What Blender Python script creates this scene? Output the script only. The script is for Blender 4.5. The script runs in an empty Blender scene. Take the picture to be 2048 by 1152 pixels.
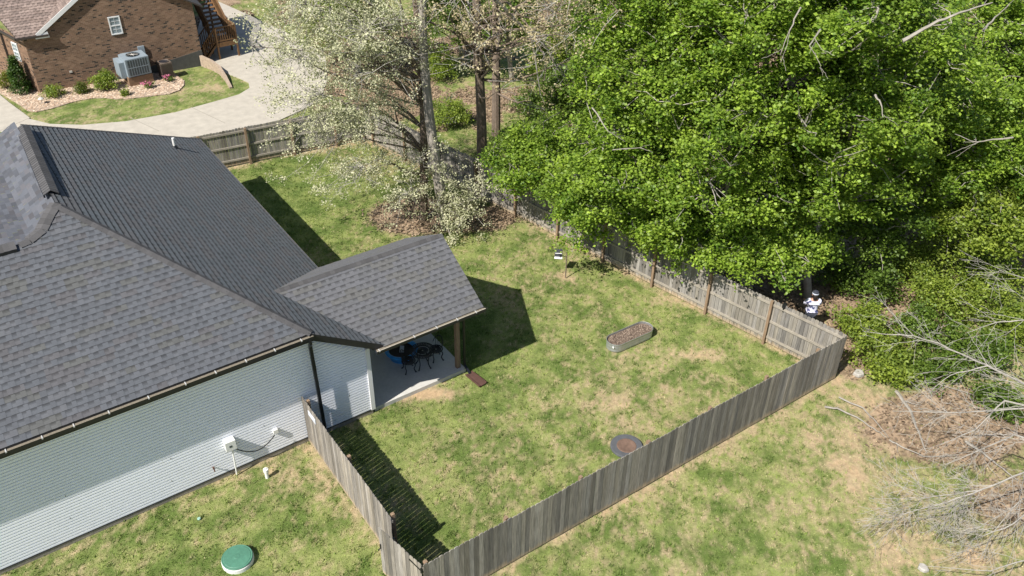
import bpy, math, random
import numpy as np
from mathutils import Matrix, Vector
rnd = random.Random(7); rng = np.random.default_rng(11)
scn = bpy.context.scene
# ------------------------------------------------------------------ camera
H = 19.5; FPX = 1750.; TH = math.radians(35.25); RO = math.radians(.88); AZ = math.radians(35.43)
_c, _s = math.cos(TH), math.sin(TH)
Rm = np.array([[1, 0, 0], [0, -_s, -_c], [0, _c, -_s]])
_cr, _sr = math.cos(RO), math.sin(RO)
Rm = np.array([[_cr, -_sr, 0], [_sr, _cr, 0], [0, 0, 1]]) @ Rm
Mw = np.array([[math.cos(AZ), -math.sin(AZ), 0], [math.sin(AZ), math.cos(AZ), 0], [0, 0, 1]])
Rm = Rm @ Mw                                   # world -> (right, down, forward)
CAM = np.array([0, 0, H])
cam = bpy.data.cameras.new('camera'); cam.lens = FPX / 2048 * 36; cam.sensor_width = 36; cam.clip_end = 1000; cam.clip_start = .1
co = bpy.data.objects.new('camera', cam); scn.collection.objects.link(co)
mm = Matrix(((Rm[0][0], -Rm[1][0], -Rm[2][0], 0), (Rm[0][1], -Rm[1][1], -Rm[2][1], 0), (Rm[0][2], -Rm[1][2], -Rm[2][2], H), (0, 0, 0, 1)))
co.matrix_world = mm; scn.camera = co
def ray(x, y): return Rm.T @ np.array([x - 1024, y - 576, FPX])
def at(x, y, z=0.):
    d = ray(x, y); return CAM + d * ((z - H) / d[2])
def project(P):
    q = (np.asarray(P) - CAM) @ Rm.T; return 1024 + FPX * q[..., 0] / q[..., 2], 576 + FPX * q[..., 1] / q[..., 2]
# ------------------------------------------------------------------ light
w = bpy.data.worlds.new("World"); scn.world = w; w.use_nodes = True
nt = w.node_tree; bg = nt.nodes['Background']
sky = nt.nodes.new('ShaderNodeTexSky'); sky.sky_type = 'NISHITA'; sky.sun_disc = False
SUNV = np.array([-.98, -.207, 1.085]); SUNV = SUNV / np.linalg.norm(SUNV)
sky.sun_elevation = math.asin(SUNV[2]); sky.sun_rotation = math.atan2(SUNV[0], SUNV[1])
nt.links.new(sky.outputs[0], bg.inputs[0]); bg.inputs[1].default_value = .078
sl = bpy.data.lights.new('sun', 'SUN'); sl.energy = 5.0; sl.angle = math.radians(.55); sl.color = (1, .95, .87)
so = bpy.data.objects.new('sun', sl); scn.collection.objects.link(so)
so.rotation_euler = Vector(SUNV).to_track_quat('Z', 'Y').to_euler(); so.location = (0, 0, 40)
scn.view_settings.view_transform = 'Standard'; scn.view_settings.look = 'None'; scn.view_settings.exposure = .55; scn.view_settings.gamma = 1
scn.render.engine = 'CYCLES'
scn.cycles.max_bounces = 6; scn.cycles.transparent_max_bounces = 8
# ------------------------------------------------------------------ helpers
def tag(o, label=None, cat=None, group=None, kind=None):
    if label: o['label'] = label
    if cat: o['category'] = cat
    if group: o['group'] = group
    if kind: o['kind'] = kind
    return o
def thing(name, label, cat, loc=(0, 0, 0), group=None, rotz=0):
    o = bpy.data.objects.new(name, None); o.empty_display_size = .2; scn.collection.objects.link(o)
    o.location = tuple(float(v) for v in loc); o.rotation_euler = (0, 0, rotz)
    return tag(o, label, cat, group)
def newmesh(name, V, Fs, mat, col=None, parent=None, smooth=False):
    """V (n,3); Fs: (m,k) array or list of lists; col (n,3) point colours"""
    me = bpy.data.meshes.new(name); V = np.asarray(V, dtype=np.float32)
    if parent is not None and parent.type == 'EMPTY' and parent.parent is None: V = V - np.array(parent.location, dtype=np.float32)
    if parent is not None and 'off' in parent: V = V - np.array(parent['off'], dtype=np.float32)
    if isinstance(Fs, np.ndarray):
        m, k = Fs.shape
        me.vertices.add(len(V)); me.vertices.foreach_set('co', V.ravel())
        me.loops.add(m * k); me.loops.foreach_set('vertex_index', Fs.ravel().astype(np.int32))
        me.polygons.add(m); me.polygons.foreach_set('loop_start', np.arange(0, m * k, k, dtype=np.int32))
        me.update(calc_edges=True)
    else:
        me.from_pydata(V.tolist(), [], Fs)
    if col is not None:
        c = np.ones((len(V), 4), dtype=np.float32); c[:, :3] = col
        a = me.attributes.new('Col', 'FLOAT_COLOR', 'POINT'); a.data.foreach_set('color', c.ravel())
    if smooth: me.polygons.foreach_set('use_smooth', [True] * len(me.polygons))
    me.materials.append(mat)
    o = bpy.data.objects.new(name, me); scn.collection.objects.link(o)
    if parent is not None: o.parent = parent
    return o
class MB:
    def __init__(s): s.V = []; s.F = []; s.C = []; s.c = (1, 1, 1)
    def add(s, V, F):
        n = len(s.V); s.V += [tuple(map(float, v)) for v in V]; s.F += [tuple(i + n for i in f) for f in F]; s.C += [s.c] * len(V); return s
    def box(s, x0, x1, y0, y1, z0, z1):
        V = [(x, y, z) for z in (z0, z1) for y in (y0, y1) for x in (x0, x1)]
        return s.add(V, [(0, 2, 3, 1), (4, 5, 7, 6), (0, 1, 5, 4), (2, 6, 7, 3), (0, 4, 6, 2), (1, 3, 7, 5)])
    def hexa(s, P):   # 8 points, bottom 4 ccw, top 4 ccw
        return s.add(P, [(3, 2, 1, 0), (4, 5, 6, 7), (0, 1, 5, 4), (1, 2, 6, 5), (2, 3, 7, 6), (3, 0, 4, 7)])
    def bar(s, p, q, w_, h_, up=(0, 0, 1)):
        p = np.array(p, float); q = np.array(q, float); d = q - p; d /= np.linalg.norm(d); u = np.array(up, float)
        r = np.cross(d, u); r /= np.linalg.norm(r); u = np.cross(r, d); r *= w_ / 2; u = u * h_ / 2
        return s.hexa([p - r - u, p + r - u, q + r - u, q - r - u, p - r + u, p + r + u, q + r + u, q - r + u])
    def tube(s, pts, rad, n=8, cap=True):
        pts = [np.array(p, float) for p in pts]; k = len(pts)
        if not hasattr(rad, '__len__'): rad = [rad] * k
        V = []; u = None
        for i, p in enumerate(pts):
            d = pts[min(i + 1, k - 1)] - pts[max(i - 1, 0)]; d = d / (np.linalg.norm(d) + 1e-9)
            if u is None: u = np.cross(d, (0, 0, 1) if abs(d[2]) < .9 else (1, 0, 0))
            u = u - d * (u @ d); u /= np.linalg.norm(u) + 1e-9; v = np.cross(d, u)
            for j in range(n):
                a = 2 * math.pi * j / n; V.append(p + rad[i] * (math.cos(a) * u + math.sin(a) * v))
        F = [(i * n + j, i * n + (j + 1) % n, (i + 1) * n + (j + 1) % n, (i + 1) * n + j) for i in range(k - 1) for j in range(n)]
        if cap: F += [tuple(range(n - 1, -1, -1)), tuple((k - 1) * n + j for j in range(n))]
        return s.add(V, F)
    def lathe(s, prof, c=(0, 0, 0), n=32, sx=1, sy=1):
        V = []; k = len(prof)
        for r, z in prof:
            for j in range(n):
                a = 2 * math.pi * j / n; V.append((c[0] + sx * r * math.cos(a), c[1] + sy * r * math.sin(a), c[2] + z))
        F = [(i * n + j, i * n + (j + 1) % n, (i + 1) * n + (j + 1) % n, (i + 1) * n + j) for i in range(k - 1) for j in range(n)]
        F += [tuple((k - 1) * n + j for j in range(n))]
        return s.add(V, F)
    def prism(s, poly, z0, z1):
        n = len(poly); V = [(p[0], p[1], z0) for p in poly] + [(p[0], p[1], z1) for p in poly]
        return s.add(V, [tuple(range(n - 1, -1, -1)), tuple(range(n, 2 * n))] + [(i, (i + 1) % n, n + (i + 1) % n, n + i) for i in range(n)])
    def slab(s, poly, t):   # planar 3D polygon thickened downwards
        n = len(poly); V = [tuple(p) for p in poly] + [(p[0], p[1], p[2] - t) for p in poly]
        return s.add(V, [tuple(range(n)), tuple(range(2 * n - 1, n - 1, -1))] + [(i, n + i, n + (i + 1) % n, (i + 1) % n) for i in range(n)])
    def build(s, name, mat, parent=None, smooth=False, colors=False):
        return newmesh(name, s.V, s.F, mat, np.array(s.C) if colors else None, parent, smooth)
def hexrow(a): return tuple(a)
def material(name, base, rough=.8, var=.15, scale=6., bump=0., attr=False, metal=0., stretch=(1, 1, 1), var2=0., bscale=None, spec=.5, trans=0.):
    m = bpy.data.materials.new(name); m.use_nodes = True; t = m.node_tree; N = t.nodes; L = t.links
    b = N['Principled BSDF']; b.inputs['Roughness'].default_value = rough; b.inputs['Metallic'].default_value = metal
    b.inputs['Specular IOR Level'].default_value = spec
    tc = N.new('ShaderNodeTexCoord'); mp = N.new('ShaderNodeMapping'); mp.inputs['Scale'].default_value = stretch; L.new(tc.outputs['Object'], mp.inputs['Vector'])
    n1 = N.new('ShaderNodeTexNoise'); n1.inputs['Scale'].default_value = scale; n1.inputs['Detail'].default_value = 8; n1.inputs['Roughness'].default_value = .65; L.new(mp.outputs[0], n1.inputs['Vector'])
    mr = N.new('ShaderNodeMapRange'); mr.inputs[1].default_value = .3; mr.inputs[2].default_value = .7; mr.inputs[3].default_value = 1 - var; mr.inputs[4].default_value = 1 + var; L.new(n1.outputs['Fac'], mr.inputs[0])
    fac = mr.outputs[0]
    if var2:
        n2 = N.new('ShaderNodeTexNoise'); n2.inputs['Scale'].default_value = scale * .12; n2.inputs['Detail'].default_value = 4; L.new(mp.outputs[0], n2.inputs['Vector'])
        m2 = N.new('ShaderNodeMapRange'); m2.inputs[1].default_value = .3; m2.inputs[2].default_value = .7; m2.inputs[3].default_value = 1 - var2; m2.inputs[4].default_value = 1 + var2; L.new(n2.outputs['Fac'], m2.inputs[0])
        mu = N.new('ShaderNodeMath'); mu.operation = 'MULTIPLY'; L.new(fac, mu.inputs[0]); L.new(m2.outputs[0], mu.inputs[1]); fac = mu.outputs[0]
    vm = N.new('ShaderNodeVectorMath'); vm.operation = 'SCALE'; L.new(fac, vm.inputs['Scale'])
    if attr:
        at_ = N.new('ShaderNodeAttribute'); at_.attribute_name = 'Col'
        v2 = N.new('ShaderNodeVectorMath'); v2.operation = 'MULTIPLY'; L.new(at_.outputs['Color'], v2.inputs[0]); v2.inputs[1].default_value = base; L.new(v2.outputs[0], vm.inputs[0])
    else: vm.inputs[0].default_value = base
    L.new(vm.outputs[0], b.inputs['Base Color'])
    if bump:
        n3 = N.new('ShaderNodeTexNoise'); n3.inputs['Scale'].default_value = bscale or scale * 3; n3.inputs['Detail'].default_value = 6; L.new(mp.outputs[0], n3.inputs['Vector'])
        bp = N.new('ShaderNodeBump'); bp.inputs['Strength'].default_value = 1; bp.inputs['Distance'].default_value = bump; L.new(n3.outputs['Fac'], bp.inputs['Height']); L.new(bp.outputs[0], b.inputs['Normal'])
    if trans:
        tr = N.new('ShaderNodeBsdfTranslucent'); mx = N.new('ShaderNodeMixShader'); mx.inputs[0].default_value = trans
        v3 = N.new('ShaderNodeVectorMath'); v3.operation = 'MULTIPLY'; v3.inputs[1].default_value = (1.15, 1.25, .6); L.new(vm.outputs[0], v3.inputs[0]); L.new(v3.outputs[0], tr.inputs[0])
        L.new(b.outputs[0], mx.inputs[1]); L.new(tr.outputs[0], mx.inputs[2]); L.new(mx.outputs[0], N['Material Output'].inputs[0])
    return m
MT = {}
def mt(n, *a, **k): MT[n] = material(n, *a, **k)
mt('shingle', (1, 1, 1), .95, .14, 45, .002, attr=True, var2=.05)
mt('dark_metal', (.012, .013, .018), .35, .2, 6, spec=.5)
mt('black_trim', (.018, .018, .02), .5, .2, 4)
mt('gutter_inside', (.19, .165, .125), .9, .35, 25)
mt('tin', (.5, .5, .49), .4, .05, 5)
mt('siding', (.86, .88, .94), .45, .02, 3, var2=.03)
mt('white_trim', (.74, .74, .74), .5, .04, 4)
mt('white_plastic', (.72, .72, .70), .4, .05, 8)
mt('foundation', (.27, .24, .20), .95, .3, 7, .004, var2=.2)
mt('slab', (.50, .49, .46), .9, .10, 14, .001, var2=.08)
mt('drive', (.42, .385, .325), .92, .07, 20, .001, var2=.10)
mt('joint', (.27, .25, .21), .95, .1, 10)
mt('picket', (1, 1, 1), .9, .42, 6, .002, attr=True, stretch=(5, 5, .35), var2=.2)
mt('rail', (.30, .27, .225), .9, .28, 7, .002, stretch=(1, 1, 6), var2=.12)
mt('post', (.24, .165, .105), .9, .3, 6, .002, stretch=(4, 4, .6))
mt('deck_wood', (.16, .085, .035), .85, .3, 7, .002)
mt('ceiling', (.12, .10, .08), .9, .2, 4)
mt('green_lid', (.07, .20, .135), .6, .12, 9, var2=.1)
mt('galv', (.47, .49, .49), .42, .12, 9, metal=.7)
mt('mulch', (.18, .13, .10), 1, .55, 30, .02, bscale=60)
mt('iron', (.009, .010, .012), .5, .2, 8)
mt('blue_plastic', (.03, .30, .75), .4, .1, 5)
mt('lip_cream', (.42, .38, .31), .6, .15, 12)
mt('rust', (.15, .095, .07), .9, .25, 8)
mt('ash_grey', (.085, .09, .10), .9, .2, 10)
mt('panel_black', (.02, .022, .03), .3, .1, 5)
mt('red_brown', (.09, .045, .035), .7, .2, 6)
mt('bark_grey', (.30, .27, .235), .95, .4, 9, .02, stretch=(3, 3, .5), var2=.2)
mt('bark_brown', (.19, .145, .11), .95, .4, 9, .03, stretch=(3, 3, .5), var2=.2)
mt('bark_pale', (.29, .265, .23), .9, .25, 7, .005)
mt('twig_pale', (.31, .29, .26), .9, .25, 7)
mt('leaf_green', (1, 1, 1), .5, .12, 2, attr=True, trans=.42, spec=.4)
mt('leaf_pale', (1, 1, 1), .7, .1, 2, attr=True, trans=.25, spec=.3)
mt('grass', (1, 1, 1), .7, .15, 3, attr=True, trans=.25, spec=.25)
mt('litter', (1, 1, 1), .9, .1, 3, attr=True, spec=.2)
mt('rocks', (1, 1, 1), .9, .2, 8, attr=True)
mt('flower', (.62, .12, .25), .7, .2, 8)
mt('ac_light', (.24, .29, .33), .45, .08, 6)
mt('ac_dark', (.055, .07, .08), .5, .1, 6)
mt('ac_brown', (.14, .11, .09), .5, .1, 6)
mt('ac_brown_dark', (.05, .04, .035), .5, .1, 6)
mt('skin', (.38, .21, .14), .5, .05, 10)
mt('cloth_dark', (.03, .035, .05), .9, .2, 10)
mt('hair', (.015, .01, .008), .6, .1, 10)
mt('glass', (.22, .27, .30), .15, .2, 2)
mt('stone', (.36, .28, .21), .9, .3, 6, .01)
mt('soil', (.30, .20, .12), 1, .3, 8, .01)
mt('lamp_metal', (.5, .48, .44), .4, .1, 5)
mt('brick_plain', (.22, .14, .085), .9, .2, 9, .003)  # even brown brick tone for the air conditioner base
mt('card', (.55, .58, .66), .6, .1, 8)
def brick_mat():
    m = bpy.data.materials.new('brick_wall'); m.use_nodes = True; t = m.node_tree; N = t.nodes; L = t.links; b = N['Principled BSDF']; b.inputs['Roughness'].default_value = .9
    uv = N.new('ShaderNodeUVMap'); uv.uv_map = 'UVMap'
    br = N.new('ShaderNodeTexBrick'); L.new(uv.outputs[0], br.inputs['Vector']); br.inputs['Color1'].default_value = (0, 0, 0, 1); br.inputs['Color2'].default_value = (1, 1, 1, 1); br.inputs['Mortar'].default_value = (.5, .5, .5, 1)
    br.inputs['Scale'].default_value = 1; br.inputs['Brick Width'].default_value = .21; br.inputs['Row Height'].default_value = .075; br.inputs['Mortar Size'].default_value = .006; br.inputs['Bias'].default_value = 0
    cr = N.new('ShaderNodeValToRGB'); L.new(br.outputs['Color'], cr.inputs[0]); e = cr.color_ramp; e.interpolation = 'CONSTANT'
    pal = [(0, (.022, .014, .010)), (.11, (.16, .092, .055)), (.3, (.20, .115, .07)), (.5, (.145, .083, .05)), (.68, (.23, .14, .088)), (.85, (.18, .10, .062))]
    e.elements[0].position = 0; e.elements[0].color = (*pal[0][1], 1); e.elements[1].position = pal[1][0]; e.elements[1].color = (*pal[1][1], 1)
    for p, c in pal[2:]: q = e.elements.new(p); q.color = (*c, 1)
    mx = N.new('ShaderNodeMix'); mx.data_type = 'RGBA'; L.new(br.outputs['Fac'], mx.inputs[0]); L.new(cr.outputs[0], mx.inputs[6]); mx.inputs[7].default_value = (.26, .20, .15, 1)
    no = N.new('ShaderNodeTexNoise'); no.inputs['Scale'].default_value = 1.2; no.inputs['Detail'].default_value = 8; L.new(uv.outputs[0], no.inputs['Vector'])
    mr = N.new('ShaderNodeMapRange'); mr.inputs[3].default_value = .75; mr.inputs[4].default_value = 1.3; L.new(no.outputs['Fac'], mr.inputs[0])
    vm = N.new('ShaderNodeVectorMath'); vm.operation = 'SCALE'; L.new(mx.outputs[2], vm.inputs[0]); L.new(mr.outputs[0], vm.inputs['Scale']); L.new(vm.outputs[0], b.inputs['Base Color'])
    bp = N.new('ShaderNodeBump'); bp.inputs['Distance'].default_value = .006; bp.invert = True; L.new(br.outputs['Fac'], bp.inputs['Height']); L.new(bp.outputs[0], b.inputs['Normal'])
    return m
MT['brick'] = brick_mat()
def brick_poly(name, P, O, U, parent):
    """planar polygon with metric uv (U horizontal unit vector, v = z)"""
    o = newmesh(name, P, [list(range(len(P)))], MT['brick'], None, parent)
    uvl = o.data.uv_layers.new(name='UVMap')
    for lp in o.data.loops:
        p = np.array(P[lp.vertex_index], float); uvl.data[lp.index].uv = ((p - O) @ U, p[2])
    return o
# value noise
_lat = rng.random((256, 256))
def vnoise(x, y, s, o=0):
    x = x * s + o * 17.3 + 1000; y = y * s + o * 9.7 + 1000; xi = np.floor(x).astype(int); yi = np.floor(y).astype(int); fx = x - xi; fy = y - yi
    fx = fx * fx * (3 - 2 * fx); fy = fy * fy * (3 - 2 * fy); g = lambda a, b: _lat[a % 256, b % 256]
    return (g(xi, yi) * (1 - fx) + g(xi + 1, yi) * fx) * (1 - fy) + (g(xi, yi + 1) * (1 - fx) + g(xi + 1, yi + 1) * fx) * fy
def fbm(x, y, s, o=0, k=5):
    r = 0; a = .5; t = 0
    for i in range(k): r = r + a * vnoise(x, y, s * 2 ** i, o + i * 3); t += a; a *= .55
    return r / t
def inpoly(x, y, poly):
    c = np.zeros(np.shape(x), bool); n = len(poly)
    for i in range(n):
        x0, y0 = poly[i][0], poly[i][1]; x1, y1 = poly[(i + 1) % n][0], poly[(i + 1) % n][1]
        k = (y0 > y) != (y1 > y)
        with np.errstate(divide='ignore', invalid='ignore'): c ^= k & (x < (x1 - x0) * (y - y0) / (y1 - y0 + 1e-12) + x0)
    return c
def smooth_poly(pts, it=2):
    pts = [np.array(p[:2], float) for p in pts]
    for _ in range(it):
        q = []
        for i in range(len(pts)): a, b = pts[i], pts[(i + 1) % len(pts)]; q += [a * .75 + b * .25, a * .25 + b * .75]
        pts = q
    return pts
def segdist(x, y, a, b):
    ax, ay = a[0], a[1]; dx, dy = b[0] - ax, b[1] - ay; t = np.clip(((x - ax) * dx + (y - ay) * dy) / (dx * dx + dy * dy), 0, 1)
    return np.hypot(x - ax - t * dx, y - ay - t * dy)
sst = lambda a, b, v: (lambda t: t * t * (3 - 2 * t))(np.clip((v - a) / (b - a), 0, 1))
# ------------------------------------------------------------------ plan
SW, SE, NE, NW = (6.08, 12.08), (22.08, 12.05), (17.3, 37.35), (2.0, 39.3)
WY = 19.33                                             # plane of the white side wall
drive_px = [(0, 262), (0, 218), (52, 236), (100, 248), (165, 250), (250, 243), (350, 225), (430, 203), (478, 189), (499, 176), (497, 165), (480, 157), (462, 150), (440, 142), (408, 131), (395, 60), (415, -10), (430, 0), (530, 45), (600, 78), (650, 110), (655, 160), (640, 200), (600, 222), (560, 240), (480, 258), (380, 275), (260, 300), (100, 300)]
DRV = [at(*p)[:2] for p in drive_px]
WALK = [at(*p)[:2] for p in [(0, 190), (18, 205), (60, 236), (0, 262), (-60, 262), (-60, 190)]]
BED = smooth_poly([at(*p)[:2] for p in [(-40, 172), (-40, 130), (81, 176), (240, 132), (330, 130), (352, 150), (374, 165), (352, 186), (300, 192), (240, 199), (200, 194), (150, 202), (108, 216), (62, 226), (38, 208), (0, 186)]], 1)
# ------------------------------------------------------------------ ground
def zones(x, y):
    """grass density, dryness, litter, soil"""
    n1 = fbm(x, y, .45, 1); n2 = fbm(x, y, 1.6, 5); n3 = fbm(x, y, 4.3, 9, 5)
    n4 = fbm(x, y, 12, 33, 3); dry = n1 * .26 + n2 * .22 + n3 * .55 + n4 * .62 - .905
    px, py = project(np.stack([x, y, np.zeros_like(x)], -1))
    spots = [(1400, 708, 60, 12, .42), (1225, 800, 40, 30, .26), (1250, 700, 60, 25, .12), (1440, 760, 60, 16, .14), (860, 785, 60, 12, .75), (1330, 600, 40, 12, .25), (1280, 855, 60, 20, .15), (1010, 980, 60, 60, .10),
             (1710, 950, 22, 30, .4), (1670, 925, 25, 12, .3), (1780, 1090, 50, 40, .32), (1740, 800, 60, 30, .25), (1950, 1110, 40, 25, .3), (300, 960, 60, 10, .25), (560, 950, 50, 30, .2), (640, 960, 16, 40, .2), (425, 175, 26, 8, .35), (345, 180, 22, 5, .4), (640, 300, 60, 12, .25), (700, 330, 80, 30, .18),
             (1130, 553, 25, 12, .3), (1000, 600, 25, 10, .2), (1480, 640, 60, 40, -.08), (1350, 650, 50, 30, -.06), (560, 400, 80, 90, -.35), (650, 350, 80, 70, -.2), (760, 870, 80, 60, -.16), (700, 1060, 60, 60, -.06), (940, 700, 60, 120, -.12)]
    spots += [(1700, 870, 60, 40, .12), (1560, 1010, 50, 20, .14), (1800, 1000, 60, 60, .12), (1620, 880, 30, 12, .2), (1900, 1120, 80, 40, .12)]
    for (a, b, r1, r2, s_) in spots: dry = dry + s_ * np.exp(-((px - a) / r1) ** 2 - ((py - b) / r2) ** 2)
    for a, b, s_, wd in ((SW, SE, .26, .24), (SE, NE, .26, .22), (NE, NW, .36, .42), ((6.1, 19), (6.1, 13), .2, .25), ((-8, WY), (11, WY), .12, .3)):
        d = segdist(x, y, a, b); dry = dry + s_ * np.exp(-(d / wd) ** 2)
    outr = sst(.3, 2.5, x * .27 + (16.5 - y) * .12 - 3.9) * (y < 12.0); dry = dry + .08 * outr + .03 * (y < 12)
    # woods floor / leaf litter
    xf = NE[0] + (y - NE[1]) * (SE[0] - NE[0]) / (SE[1] - NE[1])
    wood = sst(-.2, .8, x - xf) * (y > 11.5)
    wood = np.maximum(wood, sst(0, 1, y - 38.2) * sst(19, 22, x - (n2 - .5) * 3 - .12 * (y - 38)))
    wood = wood * (1 - .9 * sst(.47, .56, fbm(x, y, .33, 21)) * sst(24, 30, y))
    d1 = .85 * np.exp(-(((px - 840) / 105) ** 2 + ((py - 430) / 40) ** 2) ** 2) + np.exp(-(((px - 960) / 75) ** 2 + ((py - 435) / 26) ** 2) ** 2)
    d2 = np.exp(-(((px - 1900) / 175) ** 2 + ((py - 850) / 75) ** 2) ** 2) + .6 * np.exp(-(((px - 2030) / 110) ** 2 + ((py - 1000) / 70) ** 2))
    lit = np.clip(np.maximum(wood, 1.35 * np.maximum(d1, d2) * (.55 + n2)), 0, 1)
    return dry, lit, n1, n2, n3
xs = np.concatenate([[-140, -60, -30, -18], np.arange(-10, 34, .125), np.arange(34, 60, .5), [70, 100, 180]])
ys = np.concatenate([[-60, -20, -6, 0], np.arange(2, 56, .125), np.arange(56, 90, .5), [110, 180, 300]])
GX, GY = np.meshgrid(xs, ys)
dry, lit, n1, n2, n3 = zones(GX, GY)
grn = np.array([.105, .150, .038]); gry = np.array([.22, .25, .085]); tan = np.array([.36, .285, .175]); sol = np.array([.43, .31, .19]); ltr = np.array([.30, .22, .15]); ltr2 = np.array([.11, .078, .050])
def groundcol(dry, lit, n1, n2, n3):
    e = lambda v: v[..., None]
    g = grn * (1 - e(sst(.3, .7, n2))) + gry * e(sst(.3, .7, n2)); c = g * (1 - e(sst(-.14, .26, dry))) + tan * e(sst(-.14, .26, dry)); c = c * (1 - e(sst(.22, .5, dry))) + sol * e(sst(.22, .5, dry)) 
    lc = ltr * e(n3) * 1.6 + ltr2 * (1 - e(n3)); c = c * (1 - e(sst(.25, .75, lit))) + lc * e(sst(.25, .75, lit)); return c
GC = groundcol(dry, lit, n1, n2, n3)
nx, ny = len(xs), len(ys); idx = np.arange(nx * ny).reshape(ny, nx)
GF = np.stack([idx[:-1, :-1], idx[:-1, 1:], idx[1:, 1:], idx[1:, :-1]], -1).reshape(-1, 4)
GZ = -.05 * fbm(GX, GY, .6, 3) - .02
mt('ground', (1, 1, 1), 1, .28, 9, .02, attr=True, bscale=30, spec=.1)
ground = newmesh('ground', np.stack([GX, GY, GZ], -1).reshape(-1, 3), GF, MT['ground'], GC.reshape(-1, 3), None, True); tag(ground, kind='structure')
o = MB().prism(DRV, -.08, .012).build('driveway', MT['drive']); tag(o, kind='structure')
m = MB()
for a, b in [((262, 236), (318, 262)), ((382, 214), (450, 246)), ((545, 150), (640, 128)), ((440, 64), (560, 96))]:
    p, q = at(*a, .016), at(*b, .016); m.bar(p, q, .03, .006)
tag(m.build('driveway_joints', MT['joint']), kind='structure')
o = MB().prism(WALK, -.08, .02).build('walkway', MT['drive']); tag(o, kind='structure')
o = MB().prism(BED, -.08, .006).build('rock_bed', MT['stone']); tag(o, kind='structure')
fx_, fy_ = at(1253, 893)[:2]
# grass blades (one uncountable mass)
def blades(n, box, name='grass', dens=1.):
    x = rng.uniform(box[0], box[1], n); y = rng.uniform(box[2], box[3], n)
    px, py = project(np.stack([x, y, 0 * x], -1))
    k = (px > -40) & (px < 2090) & (py > -30) & (py < 1190)
    k &= ~inpoly(x, y, DRV) & ~inpoly(x, y, BED) & ~inpoly(x, y, WALK) & ~((x < 8.45) & (y > WY - .02) & (y < 37)) & ~((x < 12) & (y > WY) & (y < 22.3)) & ~((x > 4.5) & (x < 14) & (y > 51.7))
    k &= ~((np.hypot(x - 2.72, y - 16.25) < .43)) & ~((np.hypot(x - fx_, y - fy_) < .50)) & ~((np.abs(x - 17.6) < 1.1) & (np.abs(y - 17.55) < .42))
    x, y = x[k], y[k]; dry, lit, n1, n2, n3 = zones(x, y)
    keep = rng.random(len(x)) < np.clip(1.05 - 2.6 * np.clip(dry, 0, 1) , .06, 1) * (1 - .93 * sst(.2, .7, lit))
    x, y, dry, n1, n2, n3 = [v[keep] for v in (x, y, dry, n1, n2, n3)]; n = len(x)
    n6 = vnoise(x, y, 7.5, 40) * .6 + vnoise(x, y, 16, 50) * .4; tf = sst(.52, .78, n6); h = rng.uniform(.022, .055, n) * (.6 + 1.25 * tf + .6 * sst(.5, .75, n3)); a = rng.uniform(0, 6.283, n); wd = rng.uniform(.009, .020, n); ln = rng.uniform(.2, .9, n) * h * 1.3; a2 = rng.uniform(0, 6.283, n)
    z0 = -.05 * fbm(x, y, .6, 3) - .025
    p0 = np.stack([x - np.cos(a) * wd, y - np.sin(a) * wd, z0], -1); p1 = np.stack([x + np.cos(a) * wd, y + np.sin(a) * wd, z0], -1); p2 = np.stack([x + np.cos(a2) * ln, y + np.sin(a2) * ln, z0 + h], -1)
    V = np.stack([p0, p1, p2], 1).reshape(-1, 3)
    t = np.clip(sst(-.26, .30, dry) * .98 + rng.normal(0, .26, n), 0, 1)[:, None]; u = np.clip(n2 * 1.5 - .25 - .32 * tf + rng.normal(0, .25, n), 0, 1)[:, None]; t = t * (1 - .7 * tf[:, None])
    c = (np.array([.085, .150, .026]) * (1 - u) + np.array([.28, .36, .075]) * u) * (1 - t) + np.array([.50, .44, .26]) * t
    c = c * rng.uniform(.7, 1.3, n)[:, None]
    return newmesh(name, V, np.arange(3 * n).reshape(-1, 3), MT['grass'], np.repeat(c, 3, 0))
tag(blades(900000, (-4, 26, 3, 40)), 'short patchy green lawn grass with dry tan spots in the fenced yard and beside it', 'grass', kind='stuff')
tag(blades(170000, (2, 34, 36, 66), 'grass'), 'mown lawn grass around the brick house and the concrete drive', 'grass', kind='stuff')
def scatter_quads(x, y, z, size, col, name, mat, tilt=.5):
    n = len(x); a = rng.uniform(0, 6.283, n); s = size * rng.uniform(.6, 1.4, n)
    u = np.stack([np.cos(a), np.sin(a), rng.normal(0, tilt, n)], -1) * s[:, None] / 2; v = np.stack([-np.sin(a), np.cos(a), rng.normal(0, tilt, n)], -1) * s[:, None] / 2.6
    p = np.stack([x, y, z], -1); V = np.stack([p - u, p - v, p + u, p + v], 1).reshape(-1, 3)
    return newmesh(name, V, np.arange(4 * n).reshape(-1, 4), mat, np.repeat(col, 4, 0))
x = rng.uniform(12, 48, 240000); y = rng.uniform(3, 62, 240000); dry_, lit_, a1, a2_, a3 = zones(x, y); px, py = project(np.stack([x, y, 0 * x], -1))
k = (rng.random(len(x)) < sst(.15, .8, lit_)) & (px > -20) & (px < 2080) & (py > -20) & (py < 1170) & ~inpoly(x, y, DRV); x, y = x[k], y[k]; n = len(x); t = rng.random(n)[:, None]; b_ = rng.random(n)[:, None] ** 2
c = (np.array([.16, .11, .07]) * (1 - t) + np.array([.38, .29, .20]) * t) * (1 - .6 * b_)
tag(scatter_quads(x, y, rng.uniform(0, .03, n) - .03, .10, c, 'leaf_litter', MT['litter']), 'brown fallen leaves covering the ground in the woods and beside the fence', 'leaf litter', kind='stuff')
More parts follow.
